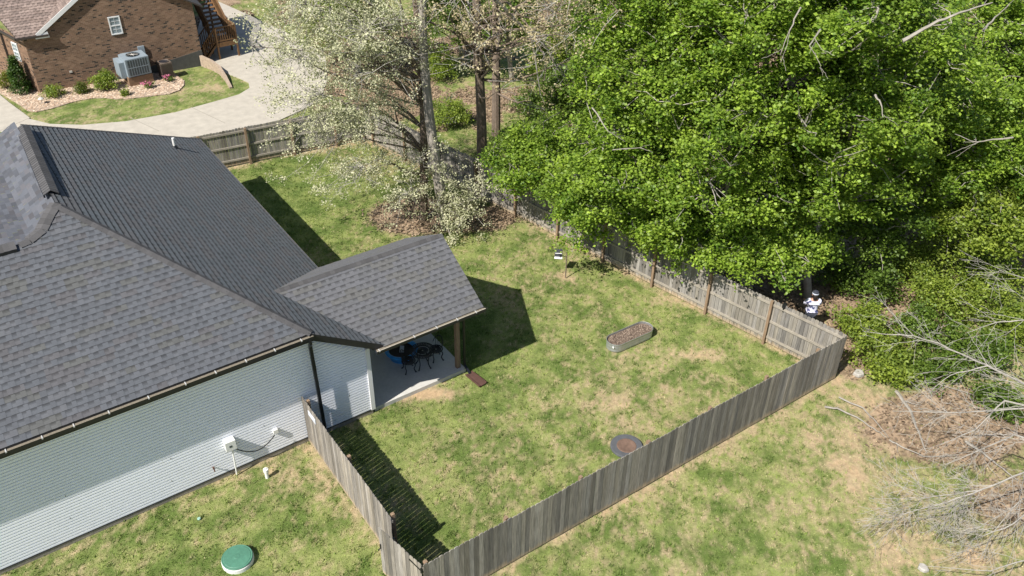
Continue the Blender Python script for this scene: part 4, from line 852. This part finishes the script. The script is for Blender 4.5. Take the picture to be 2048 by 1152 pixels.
# dark gap filler understory
# ----- undergrowth shrubs (right side)
def shrub(X, Y, r, h, label, cols=YGR, name='shrub', n=90, nl=42, size=.09, group=None, mat='leaf_green', stems=7):
    c = at(X, Y, h * .55); b = (c[0], c[1]); t = thing(name, label, 'shrub', (b[0], b[1], 0), group)
    C = clumps((c[0], c[1], h * .5), (r, r, h * .55), n, .35, 1., -.85, .3); V, col = leafcloud(C, nl, (.11 * r + .03, .11 * r + .03, .09), size * .85, cols[0], cols[1], droop=.1); leafmesh('foliage', V, col, MT[mat], t)
    m = MB()
    for i in range(stems): m.tube(bent((b[0] + rng.normal(0, .08), b[1] + rng.normal(0, .08), -.02), C[rng.integers(len(C))], 4, .08), [.02, .015, .01, .006], 4, cap=False)
    m.build('stems', MT['bark_brown'], t); return t
G2 = 'undergrowth shrubs at the woods edge'
for i, (X, Y, r, h, cols, lb) in enumerate([
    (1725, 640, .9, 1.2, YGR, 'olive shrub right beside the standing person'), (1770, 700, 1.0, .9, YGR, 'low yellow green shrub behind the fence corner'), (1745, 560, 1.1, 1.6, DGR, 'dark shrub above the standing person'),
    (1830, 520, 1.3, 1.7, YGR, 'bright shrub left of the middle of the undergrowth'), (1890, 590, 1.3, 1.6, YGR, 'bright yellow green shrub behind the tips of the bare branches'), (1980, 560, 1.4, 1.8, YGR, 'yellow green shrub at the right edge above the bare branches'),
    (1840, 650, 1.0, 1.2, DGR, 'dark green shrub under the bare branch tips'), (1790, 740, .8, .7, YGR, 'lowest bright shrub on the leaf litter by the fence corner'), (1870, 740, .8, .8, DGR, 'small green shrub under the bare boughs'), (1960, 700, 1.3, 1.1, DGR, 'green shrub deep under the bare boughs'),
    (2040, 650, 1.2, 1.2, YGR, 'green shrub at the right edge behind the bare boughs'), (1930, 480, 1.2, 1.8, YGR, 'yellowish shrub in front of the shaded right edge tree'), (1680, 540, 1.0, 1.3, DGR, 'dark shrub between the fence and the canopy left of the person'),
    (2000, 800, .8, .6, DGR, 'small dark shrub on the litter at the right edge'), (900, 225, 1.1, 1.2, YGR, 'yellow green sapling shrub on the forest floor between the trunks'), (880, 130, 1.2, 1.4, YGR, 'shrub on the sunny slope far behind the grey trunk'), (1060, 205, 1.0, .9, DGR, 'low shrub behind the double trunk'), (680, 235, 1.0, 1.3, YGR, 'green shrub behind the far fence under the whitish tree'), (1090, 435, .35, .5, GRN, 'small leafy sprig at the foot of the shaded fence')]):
    shrub(X, Y, r, h, lb, cols, group=G2, n=int(34 + 52 * r * r), name='shrub')
# flower bed plants
shrub(208, 160, .62, 1.0, 'rounded bright green bush left of the air conditioner base', YGR, n=70, size=.08)
shrub(104, 183, .55, .5, 'low yellow green bush by the brick house corner', YGR, n=50, size=.06)
shrub(162, 176, .36, .5, 'small clipped round bush in the rock bed', ((.07, .11, .015), (.17, .2, .03)), n=60, size=.05)
shrub(12, 160, .6, .8, 'yellow green bush cut by the left edge', ((.12, .15, .02), (.25, .26, .04)), n=50, size=.07)
p = at(46, 185); t = thing('conical_shrub', 'dark green cone shaped evergreen at the brick house corner', 'shrub', (p[0], p[1], 0))
C = []
for i in range(220): z = rng.uniform(.1, 2.0); rr = .62 * (1 - z / 2.15) ** .8 * rng.uniform(.6, 1); a = rng.uniform(0, 6.28); C.append((p[0] + rr * math.cos(a), p[1] + rr * math.sin(a), z))
V, col = leafcloud(np.array(C), 26, (.08, .08, .07), .07, (.03, .07, .015), (.09, .16, .03)); leafmesh('foliage', V, col, MT['leaf_green'], t); MB().tube([(p[0], p[1], -.02), (p[0], p[1], 1.6)], [.05, .02], 6).build('stem', MT['bark_brown'], t)
for X, Y, lb in [(298, 176, 'pink flowering plant at the front of the rock bed'), (340, 163, 'pink flowering plant below the small air conditioner')]:
    p = at(X, Y); t = thing('flower_plant', lb, 'flowers', (p[0], p[1], 0), 'pink flowers in the rock bed')
    C = clumps((p[0], p[1], .18), (.28, .28, .16), 14, .3, 1, -.5); V, col = leafcloud(C, 22, (.06, .06, .04), .06, *DGR); leafmesh('foliage', V, col, MT['leaf_green'], t)
    C = clumps((p[0] - .05, p[1], .28), (.26, .26, .12), 14, .6, 1, 0); V, col = leafcloud(C, 9, (.05, .05, .03), .06, (.5, .12, .25), (.75, .3, .45)); leafmesh('blossoms', V, col, MT['leaf_pale'], t)
shrub(249, 185, .22, .3, 'tiny green plant in the rocks below the big air conditioner', YGR, n=16, size=.06)
# ----- whitish leaved trees and tall trunks
PT = 'tall trees at the back corner of the yard'
def cl_px(pts, n, s):
    out = []
    for (X, Y, z, k, sp) in pts:
        c = at(X, Y, z); out.append(c + rng.normal(0, 1, (k, 3)) * np.array(sp))
    return np.vstack(out)
b1 = at(846, 436); 
ex = cl_px([(640, 90, 8, 90, (1.6, 1.3, 1.1)), (700, 130, 7.5, 90, (1.3, 1.2, 1.2)), (750, 60, 9, 60, (.9, .9, 1.1)), (740, 180, 6.5, 60, (.9, .8, .9)), (620, 180, 6, 40, (1.1, .9, .5)), (690, 225, 5.5, 45, (1.2, .8, .5)), (640, 255, 4.6, 40, (1.1, .8, .4)), (770, 245, 5, 30, (.8, .7, .6)), (590, 60, 8, 45, (.9, .9, .8)), (700, 345, 3.0, 45, (1.1, .8, .35)), (760, 330, 3.4, 40, (.8, .7, .4)), (800, 390, 2.4, 26, (.5, .5, .5)), (760, 10, 10, 45, (.9, .9, .9)), (680, 10, 10, 90, (1.4, 1.2, 1.)), (600, 20, 9, 60, (1., 1., 1.)), (660, 60, 8.5, 70, (1.2, 1., 1.)), (730, 90, 8, 70, (1.2, 1., 1.)), (720, 240, 5, 50, (1., .8, .5))], 0, 0)
def pale_tree(label, base, top, C, cols, nleaf, size, bark, r0, limbs, twigs=.8, ivy=0):
    t = thing('whitish_tree', label, 'tree', (base[0], base[1], 0), PT); V, col = leafcloud(C, nleaf, (.13, .13, .10), size, cols[0], cols[1], droop=.2, tilt=.9, jit=.2); leafmesh('crown', V, col, MT['leaf_pale'], t)
    tr = bent((base[0], base[1], -.05), top, 12, .012); m = MB(); m.tube(tr, list(np.linspace(r0, r0 * .5, 12)), 10); hubs = []
    for i in range(limbs):
        q = C[rng.integers(len(C))]; z = np.clip(q[2] * .75 + rng.normal(0, .3), .9, top[2]); j = int(np.clip(z / top[2] * 11, 1, 11)); L = bent(tr[j], q, 7, .07, .05); rr = .055; m.tube(L, list(np.linspace(rr, .012, 7)), 5, cap=False); hubs += L[2:]
    m.build('trunk', MT[bark], t); hb = np.array(hubs); m = MB()
    for k in rng.choice(len(C), int(len(C) * twigs), replace=False):
        q = C[k]; j = np.argmin(((hb - q) ** 2).sum(1)); m.tube(bent(hb[j], q + rng.normal(0, .1, 3), 4, .12), [.012, .01, .008, .004], 4, cap=False)
    m.build('branches', MT['twig_pale'], t); return t
pale_tree('silvery white leaved tree spreading over the drive and the yard corner', b1, b1 + (.0, .0, 12), ex, PALE, 44, .060, 'bark_brown', .2, 34)
b2 = at(893, 455); ex2 = cl_px([(900, 400, 1.6, 28, (.5, .5, .5)), (880, 350, 2.6, 22, (.6, .6, .6)), (940, 360, 2.2, 26, (.5, .5, .5)), (850, 300, 3.6, 12, (.6, .6, .5)), (905, 445, .8, 26, (.35, .35, .4)), (930, 420, 1.2, 22, (.4, .4, .4))], 0, 0)
pale_tree('grey trunked tree with ivy and whitish sprays low on its trunk', b2, b2 + (-.35, .3, 11.5), ex2, PALE, 44, .062, 'bark_grey', .25, 12)
b3 = at(962, 393); top3 = b3 + (.0, 0, 12.5); ex3 = cl_px([(880, 10, 10, 30, (.9, .9, .4)), (930, 40, 9, 18, (.8, .8, .4)), (1050, 20, 10, 55, (1.3, 1., .7)), (1120, 15, 10.5, 70, (1., 1., .6)), (1030, 100, 8, 18, (.9, .9, .8)), (1130, 140, 7, 22, (.9, .8, .6)), (1080, 60, 9, 26, (.9, .9, .6))], 0, 0)
pale_tree('thick brown trunked tree with budding tan leaves behind the fence corner', b3, top3, ex3, BUD, 26, .06, 'bark_brown', .26, 26, .9)
b4 = at(992, 268); ex4 = cl_px([(1010, 60, 9, 14, (1, 1, 1)), (1060, 200, 4, 10, (.8, .8, .5)), (900, 90, 8, 14, (1, 1, .6))], 0, 0)
pale_tree('second brown trunk just right of the thick one, further back', b4, b4 + (-.2, 0, 12), ex4, BUD, 14, .08, 'bark_brown', .24, 12)
b5 = at(1284, 232); t = thing('bare_tree', 'single grey trunk standing in the dark gap of the green canopy', 'tree trunk', (b5[0], b5[1], 0), None); MB().tube(bent(b5, b5 + (.2, 0, 7.5), 8, .015), list(np.linspace(.2, .13, 8)), 9).build('trunk', MT['bark_grey'], t)
# ----- bare branching trees on the right and pale limbs in the canopy
def ramify(m, pts, r0, depth, dens, L0, spread=.7, flat=.5, tw=.35):
    P = [np.array(p, float) for p in pts]; 
    # resample with wobble
    Q = [];
    for a, b in zip(P[:-1], P[1:]):
        for t_ in np.linspace(0, 1, 5)[:-1]: Q.append(a + (b - a) * t_ + rng.normal(0, .009, 3))
    Q.append(P[-1]); k = len(Q); m.tube(Q, list(np.linspace(r0, max(.004, r0 * .25), k)), 5 if r0 > .02 else 4, cap=False)
    if depth == 0: return
    tot = sum(np.linalg.norm(b - a) for a, b in zip(Q[:-1], Q[1:])); n = int(tot * dens)
    for i in range(n):
        s_ = rng.uniform(.12, 1); j = min(int(s_ * (k - 1)), k - 2); d = Q[j + 1] - Q[j]; d /= np.linalg.norm(d); sd = np.cross(d, (0, 0, 1)); sd /= np.linalg.norm(sd) + 1e-6; sd *= rng.choice((-1, 1)); up_ = rng.normal(.05, flat)
        dr = d * rng.uniform(.5, 1.1) + sd * rng.uniform(.3, 1.) * spread + np.array((0, 0, up_ * .6)); dr /= np.linalg.norm(dr); L = L0 * rng.uniform(.4, 1.2) * (1.15 - s_ * .6); e = Q[j] + dr * L; e[2] = max(.06, e[2] - .05 * L)
        ramify(m, [Q[j], (Q[j] + e) / 2 + rng.normal(0, .035 * L, 3), e], max(.0045, r0 * (1 - s_ * .6) * tw), depth - 1, dens * 1.0, L0 * .58, spread, flat, tw)
def bare_tree(label, base, trunk, branches, r0=.05, dens=3.2, L0=1.7, depth=3, group='leafless trees reaching in from the right edge', name='bare_tree'):
    t = thing(name, label, 'tree', (base[0], base[1], 0), group); m = MB(); m.tube([np.array(p, float) for p in trunk], list(np.linspace(.13, .07, len(trunk))), 8); m.build('trunk', MT['bark_pale'], t)
    for br, r_, dn in branches: m = MB(); ramify(m, br, r_, depth, dn, L0, .8, .5); m.build('bough', MT['twig_pale'], t)
    return t
A3 = lambda L: [at(*p) for p in L]
hub = at(2170, 840, 3.4)
bare_tree('pale leafless tree whose boughs reach over the undergrowth from the right edge', (hub[0] + .3, hub[1]), [(hub[0] + .3, hub[1], -.05), (hub[0] + .2, hub[1], 1.8), tuple(hub)],
    [([hub] + A3([(2048, 768, 3.3), (1976, 732, 3.1), (1877, 687, 2.8), (1827, 672, 2.5), (1775, 617, 2.2)]), .036, 2.9), ([at(1827, 672, 2.5), at(1775, 668, 2.2), at(1725, 662, 2.0)], .02, 2.6), ([hub] + A3([(2048, 641, 3.6), (1992, 644, 3.4), (1933, 666, 3.1)]), .03, 2.4), ([hub] + A3([(2060, 560, 3.9), (2000, 541, 3.6), (1975, 552, 3.4)]), .022, 2.0),
     ([hub] + A3([(2048, 817, 3.0), (1930, 825, 2.6), (1785, 822, 2.0)]), .03, 3.2), ([hub] + A3([(2010, 800, 3.0), (1950, 860, 2.2), (1880, 890, 1.6)]), .03, 2.8), ([at(1976, 732, 3.1), at(1900, 750, 2.6), at(1850, 790, 2.1)], .02, 2.8)])
hub2 = at(2180, 915, 2.8)
bare_tree('pale leafless tree with fine twigs over the lawn at the lower right', (hub2[0] + .2, hub2[1]), [(hub2[0] + .2, hub2[1], -.05), (hub2[0] + .1, hub2[1], 1.4), tuple(hub2)],
    [([hub2] + A3([(2048, 945, 2.6), (1963, 980, 2.3), (1898, 1003, 2.0), (1818, 1025, 1.7), (1790, 1030, 1.6)]), .032, 4.4), ([at(1963, 980, 2.3), at(1850, 996, 1.9), at(1745, 998, 1.6)], .018, 3.8), ([hub2] + A3([(2027, 1048, 2.2), (1947, 1080, 1.8)]), .03, 3.2), ([hub2] + A3([(2048, 1119, 1.9), (1982, 1142, 1.7), (1847, 1132, 1.2)]), .024, 1.2), ([hub2] + A3([(2030, 870, 2.4), (1960, 900, 2.0), (1890, 930, 1.6)]), .03, 3.6), ([hub2] + A3([(2040, 1000, 2.4), (1990, 1060, 1.8), (1960, 1120, 1.3)]), .02, 3)])
G3 = 'pale dead limbs in the green canopy'
def limb(label, pts, r, dens=.8, L0=.8): 
    m = MB(); ramify(m, A3(pts), r, 2, dens, L0, .9, .4, .5); o = m.build('dead_limb', MT['bark_pale']); tag(o, label, 'branch', G3)
limb('long thick pale limb rising to the top right edge', [(1805, 82, 12.2), (1860, 50, 12.6), (1920, 25, 12.9), (1985, 5, 13.1)], .055)
limb('pale forked limb right of the long one', [(1965, 62, 12.2), (1990, 35, 12.4), (2020, 8, 12.8)], .03, 1.6)
limb('pale Y shaped limb below the upper right canopy', [(1750, 190, 11.2), (1762, 205, 11.1), (1766, 235, 10.8)], .028, 2.4)
limb('thin pale limb against the dark gap at the right', [(2025, 275, 10.5), (1985, 280, 10.3), (1950, 285, 10.1), (1910, 268, 10)], .022, 2.0)
limb('pale slanting limb at the left of the canopy', [(1185, 215, 8.2), (1215, 262, 7.8), (1250, 283, 7.4)], .025, 1.6)
limb('pale twiggy limb in the centre of the canopy', [(1225, 300, 7.2), (1280, 295, 7.2), (1305, 305, 7.1)], .018, 2.2)
limb('cluster of thin pale twigs near the top centre', [(1600, 15, 14), (1580, 60, 13.6), (1560, 110, 13.1)], .022, 2.4)
limb('pale twigs left of the top centre', [(1640, 60, 13.4), (1620, 90, 13.2), (1640, 130, 12.8)], .02, 2.4)
limb('grey branching limb of the budding tree over the forest floor', [(990, 0, 10.5), (1030, 40, 9.6), (1060, 70, 9), (1072, 120, 8), (1080, 190, 6.6)], .07, 1.6, 1.2)
limb('grey drooping limb right of the budding tree', [(1060, 70, 9), (1090, 90, 8.8), (1110, 130, 8), (1125, 150, 7.6)], .04, 2, 1.)
G4 = 'fallen branches on the leaf litter'
def fallen(label, pts, r, z=.05, dens=.8):
    m = MB(); ramify(m, [at(X, Y, z) for X, Y in pts], r, 1, dens, .5, .9, .1, .4); tag(m.build('fallen_branch', MT['bark_pale']), label, 'branch', G4)
fallen('pale fallen branch nearest the lawn', [(1650, 813), (1674, 817), (1714, 835), (1747, 857), (1772, 875)], .04)
fallen('fallen branch curving just behind the nearest one', [(1679, 795), (1727, 817), (1753, 845), (1777, 875)], .032)
fallen('thick grey fallen branch lying across the brown litter', [(1792, 782), (1821, 822), (1837, 864), (1853, 904)], .06)
fallen('thin fallen branch along the lower edge of the litter', [(1779, 880), (1808, 896), (1847, 912), (1918, 912)], .028)
fallen('fallen branch under the lower bare tree', [(1931, 883), (1963, 903), (1995, 929), (2035, 960)], .05)
fallen('fallen branch beneath the low shrubs at the litter edge', [(1800, 742), (1850, 760), (1900, 775), (1950, 790)], .035)
# stone and white debris
def stone(X, Y, sx, sy, h, label, mat, name='stone', rot=0.):
    p = at(X, Y); m = MB(); P = []
    for z, f in ((-.02, 1.), (h * .8, .95), (h, .8)):
        P.append([(p[0] + f * sx * math.cos(a + rot) * (1 + .12 * math.sin(3 * a)), p[1] + f * sy * math.sin(a) * (1 + .1 * math.cos(5 * a)), z) for a in np.linspace(0, 2 * math.pi, 11)[:-1]])
    loopskin(m, P); m.add(P[2], [tuple(range(10))]); tag(m.build(name, mat), label, name)
mt('pale_stone', (.38, .36, .33), .9, .2, 8, .01)
stone(1717, 748, .2, .16, .1, 'pale flat stone on the ground right of the fence corner', MT['pale_stone'])
stone(1846, 1137, .12, .14, .08, 'scrap of white debris on the lawn at the lower right', MT['pale_stone'])  # white debris, built with the stone shape
# ------------------------------------------------------------------ person
pc = at(1631, 590, 1.66); pcx, pcy = pc[0], pc[1]
def skin_mesh(name, verts, edges, radii, mat, parent, sub=2, root=0):
    me = bpy.data.meshes.new('tmp'); me.from_pydata([tuple(v) for v in verts], edges, []); o = bpy.data.objects.new('tmp', me); scn.collection.objects.link(o)
    sk = o.modifiers.new('s', 'SKIN'); sk.use_smooth_shade = True
    for i, r in enumerate(radii):
        sv = me.skin_vertices[0].data[i]; sv.radius = (r, r) if not hasattr(r, '__len__') else r; sv.use_root = (i == root)
    ss = o.modifiers.new('u', 'SUBSURF'); ss.levels = sub; ss.render_levels = sub
    dg = bpy.context.evaluated_depsgraph_get(); me2 = bpy.data.meshes.new_from_object(o.evaluated_get(dg)); bpy.data.objects.remove(o)
    me2.name = name; me2.materials.clear(); me2.materials.append(mat); ob = bpy.data.objects.new(name, me2); scn.collection.objects.link(ob); ob.parent = parent; return ob
pt = thing('person', 'person in a white and blue shirt and cap standing behind the fence, back turned', 'person', (pcx, pcy, 0), rotz=math.radians(-38))
# local frame: +y is the way the person faces
BV = [(0, 0, .95), (0, .01, 1.12), (0, .02, 1.30), (0, 0, 1.43), (0, .01, 1.52), (0, .03, 1.62), (0, .035, 1.70),
      (-.18, 0, 1.41), (-.25, .10, 1.20), (-.20, .30, 1.14), (-.17, .38, 1.14), (.18, 0, 1.41), (.26, .10, 1.20), (.20, .30, 1.16), (.17, .38, 1.16),
      (-.10, 0, .88), (-.11, .02, .48), (-.11, -.02, .09), (-.12, .14, .03), (.10, 0, .88), (.11, .03, .48), (.12, 0, .09), (.13, .16, .03)]
BE = [(0, 1), (1, 2), (2, 3), (3, 4), (4, 5), (5, 6), (3, 7), (7, 8), (8, 9), (9, 10), (3, 11), (11, 12), (12, 13), (13, 14), (0, 15), (15, 16), (16, 17), (17, 18), (0, 19), (19, 20), (20, 21), (21, 22)]
BR = [.13, .125, .145, .11, .055, .088, .08, .065, .045, .034, .03, .065, .045, .034, .03, .09, .06, .042, .035, .09, .06, .042, .035]
body = skin_mesh('body', BV, BE, BR, MT['skin'], pt)
def hand(sx, c, d):
    V = [tuple(c)]; E = []; R_ = [.028]; c = np.array(c)
    V.append(tuple(c + d * .05)); E.append((0, 1)); R_.append(.03)
    for k in range(4):
        b = c + d * .08 + np.array((sx * (k - 1.5) * .018, 0, 0)); L = (.055, .07, .075, .06)[k]; i = len(V)
        V += [tuple(b), tuple(b + d * L * .5 + (0, 0, -.01)), tuple(b + d * L * .8 + (0, 0, -.035))]; E += [(1, i), (i, i + 1), (i + 1, i + 2)]; R_ += [.010, .009, .008]
    i = len(V); b = c + np.array((-sx * .035, .03, -.005)); V += [tuple(b), tuple(b + d * .045 + (-sx * .01, 0, -.02))]; E += [(0, i), (i, i + 1)]; R_ += [.011, .009]
    return V, E, R_
for sx, c in ((1, (-.17, .40, 1.14)), (-1, (.17, .40, 1.16))):
    V_, E_, R_ = hand(sx, c, np.array((0, 1., 0))); h_ = skin_mesh('hand', V_, E_, R_, MT['skin'], pt, 1)
def shirt_mat():
    m = bpy.data.materials.new('shirt_print'); m.use_nodes = True; N = m.node_tree.nodes; L = m.node_tree.links; b = N['Principled BSDF']; b.inputs['Roughness'].default_value = .85
    tc = N.new('ShaderNodeTexCoord'); n = N.new('ShaderNodeTexNoise'); n.inputs['Scale'].default_value = 5.5; n.inputs['Detail'].default_value = 3; L.new(tc.outputs['Object'], n.inputs['Vector'])
    cr = N.new('ShaderNodeValToRGB'); cr.color_ramp.elements[0].position = .56; cr.color_ramp.elements[0].color = (.62, .62, .74, 1); cr.color_ramp.elements[1].position = .60; cr.color_ramp.elements[1].color = (.06, .07, .17, 1); L.new(n.outputs['Fac'], cr.inputs[0]); L.new(cr.outputs[0], b.inputs['Base Color']); return m
SV = [(0, 0, .88), (0, 0, 1.02), (0, .01, 1.15), (0, .015, 1.30), (0, 0, 1.42), (-.19, 0, 1.41), (-.25, .08, 1.25), (-.235, .16, 1.18), (.19, 0, 1.41), (.25, .08, 1.25), (.235, .16, 1.18)]
SE_ = [(0, 1), (1, 2), (2, 3), (3, 4), (4, 5), (5, 6), (6, 7), (4, 8), (8, 9), (9, 10)]
skin_mesh('shirt', SV, SE_, [(.19, .15), (.19, .15), (.19, .15), (.20, .155), (.15, .13), .10, .08, .07, .095, .08, .07], shirt_mat(), pt, 2, 2)
skin_mesh('trousers', [(0, 0, .94), (-.10, 0, .86), (-.115, .02, .48), (-.115, -.01, .10), (.10, 0, .86), (.115, .03, .48), (.125, .01, .10)], [(0, 1), (1, 2), (2, 3), (0, 4), (4, 5), (5, 6)], [.15, .105, .085, .07, .105, .085, .07], MT['cloth_dark'], pt)
skin_mesh('hair', [(0, -.0, 1.72), (0, -.045, 1.64), (0, -.06, 1.54), (0, -.05, 1.46)], [(0, 1), (1, 2), (2, 3)], [.10, .095, .085, .06], MT['hair'], pt)
m = MB(); m.lathe([(.108, 1.70), (.11, 1.74), (.095, 1.80), (.05, 1.83), (.001, 1.835)], (0, .02, 0), 20); m.hexa([(-.08, .10, 1.70), (.08, .10, 1.70), (.06, .22, 1.68), (-.06, .22, 1.68), (-.08, .10, 1.712), (.08, .10, 1.712), (.06, .22, 1.692), (-.06, .22, 1.692)])
cp = newmesh('cap', m.V, m.F, MT['cloth_dark'], None, None, True); cp.parent = pt
m = MB(); m.lathe([(.113, 1.705), (.114, 1.735), (.108, 1.75)], (0, .02, 0), 20); bd = newmesh('cap_band', m.V, m.F, MT['card']); bd.parent = cp
m = MB(); [m.tube([(sx * .032, .112, 1.665), (sx * .032, .118, 1.665)], [.009, .004], 6) for sx in (-1, 1)]; m.tube([(0, .105, 1.655), (0, .135, 1.63), (0, .11, 1.62)], [.008, .014, .008], 6); m.tube([(-.022, .108, 1.59), (0, .116, 1.588), (.022, .108, 1.59)], .005, 5); m.tube([(-.088, .03, 1.66), (-.10, .02, 1.64), (-.088, .025, 1.615)], .012, 5); m.tube([(.088, .03, 1.66), (.10, .02, 1.64), (.088, .025, 1.615)], .012, 5)
fc_ = newmesh('face', m.V, m.F, MT['skin'], None, None, True); fc_.parent = pt
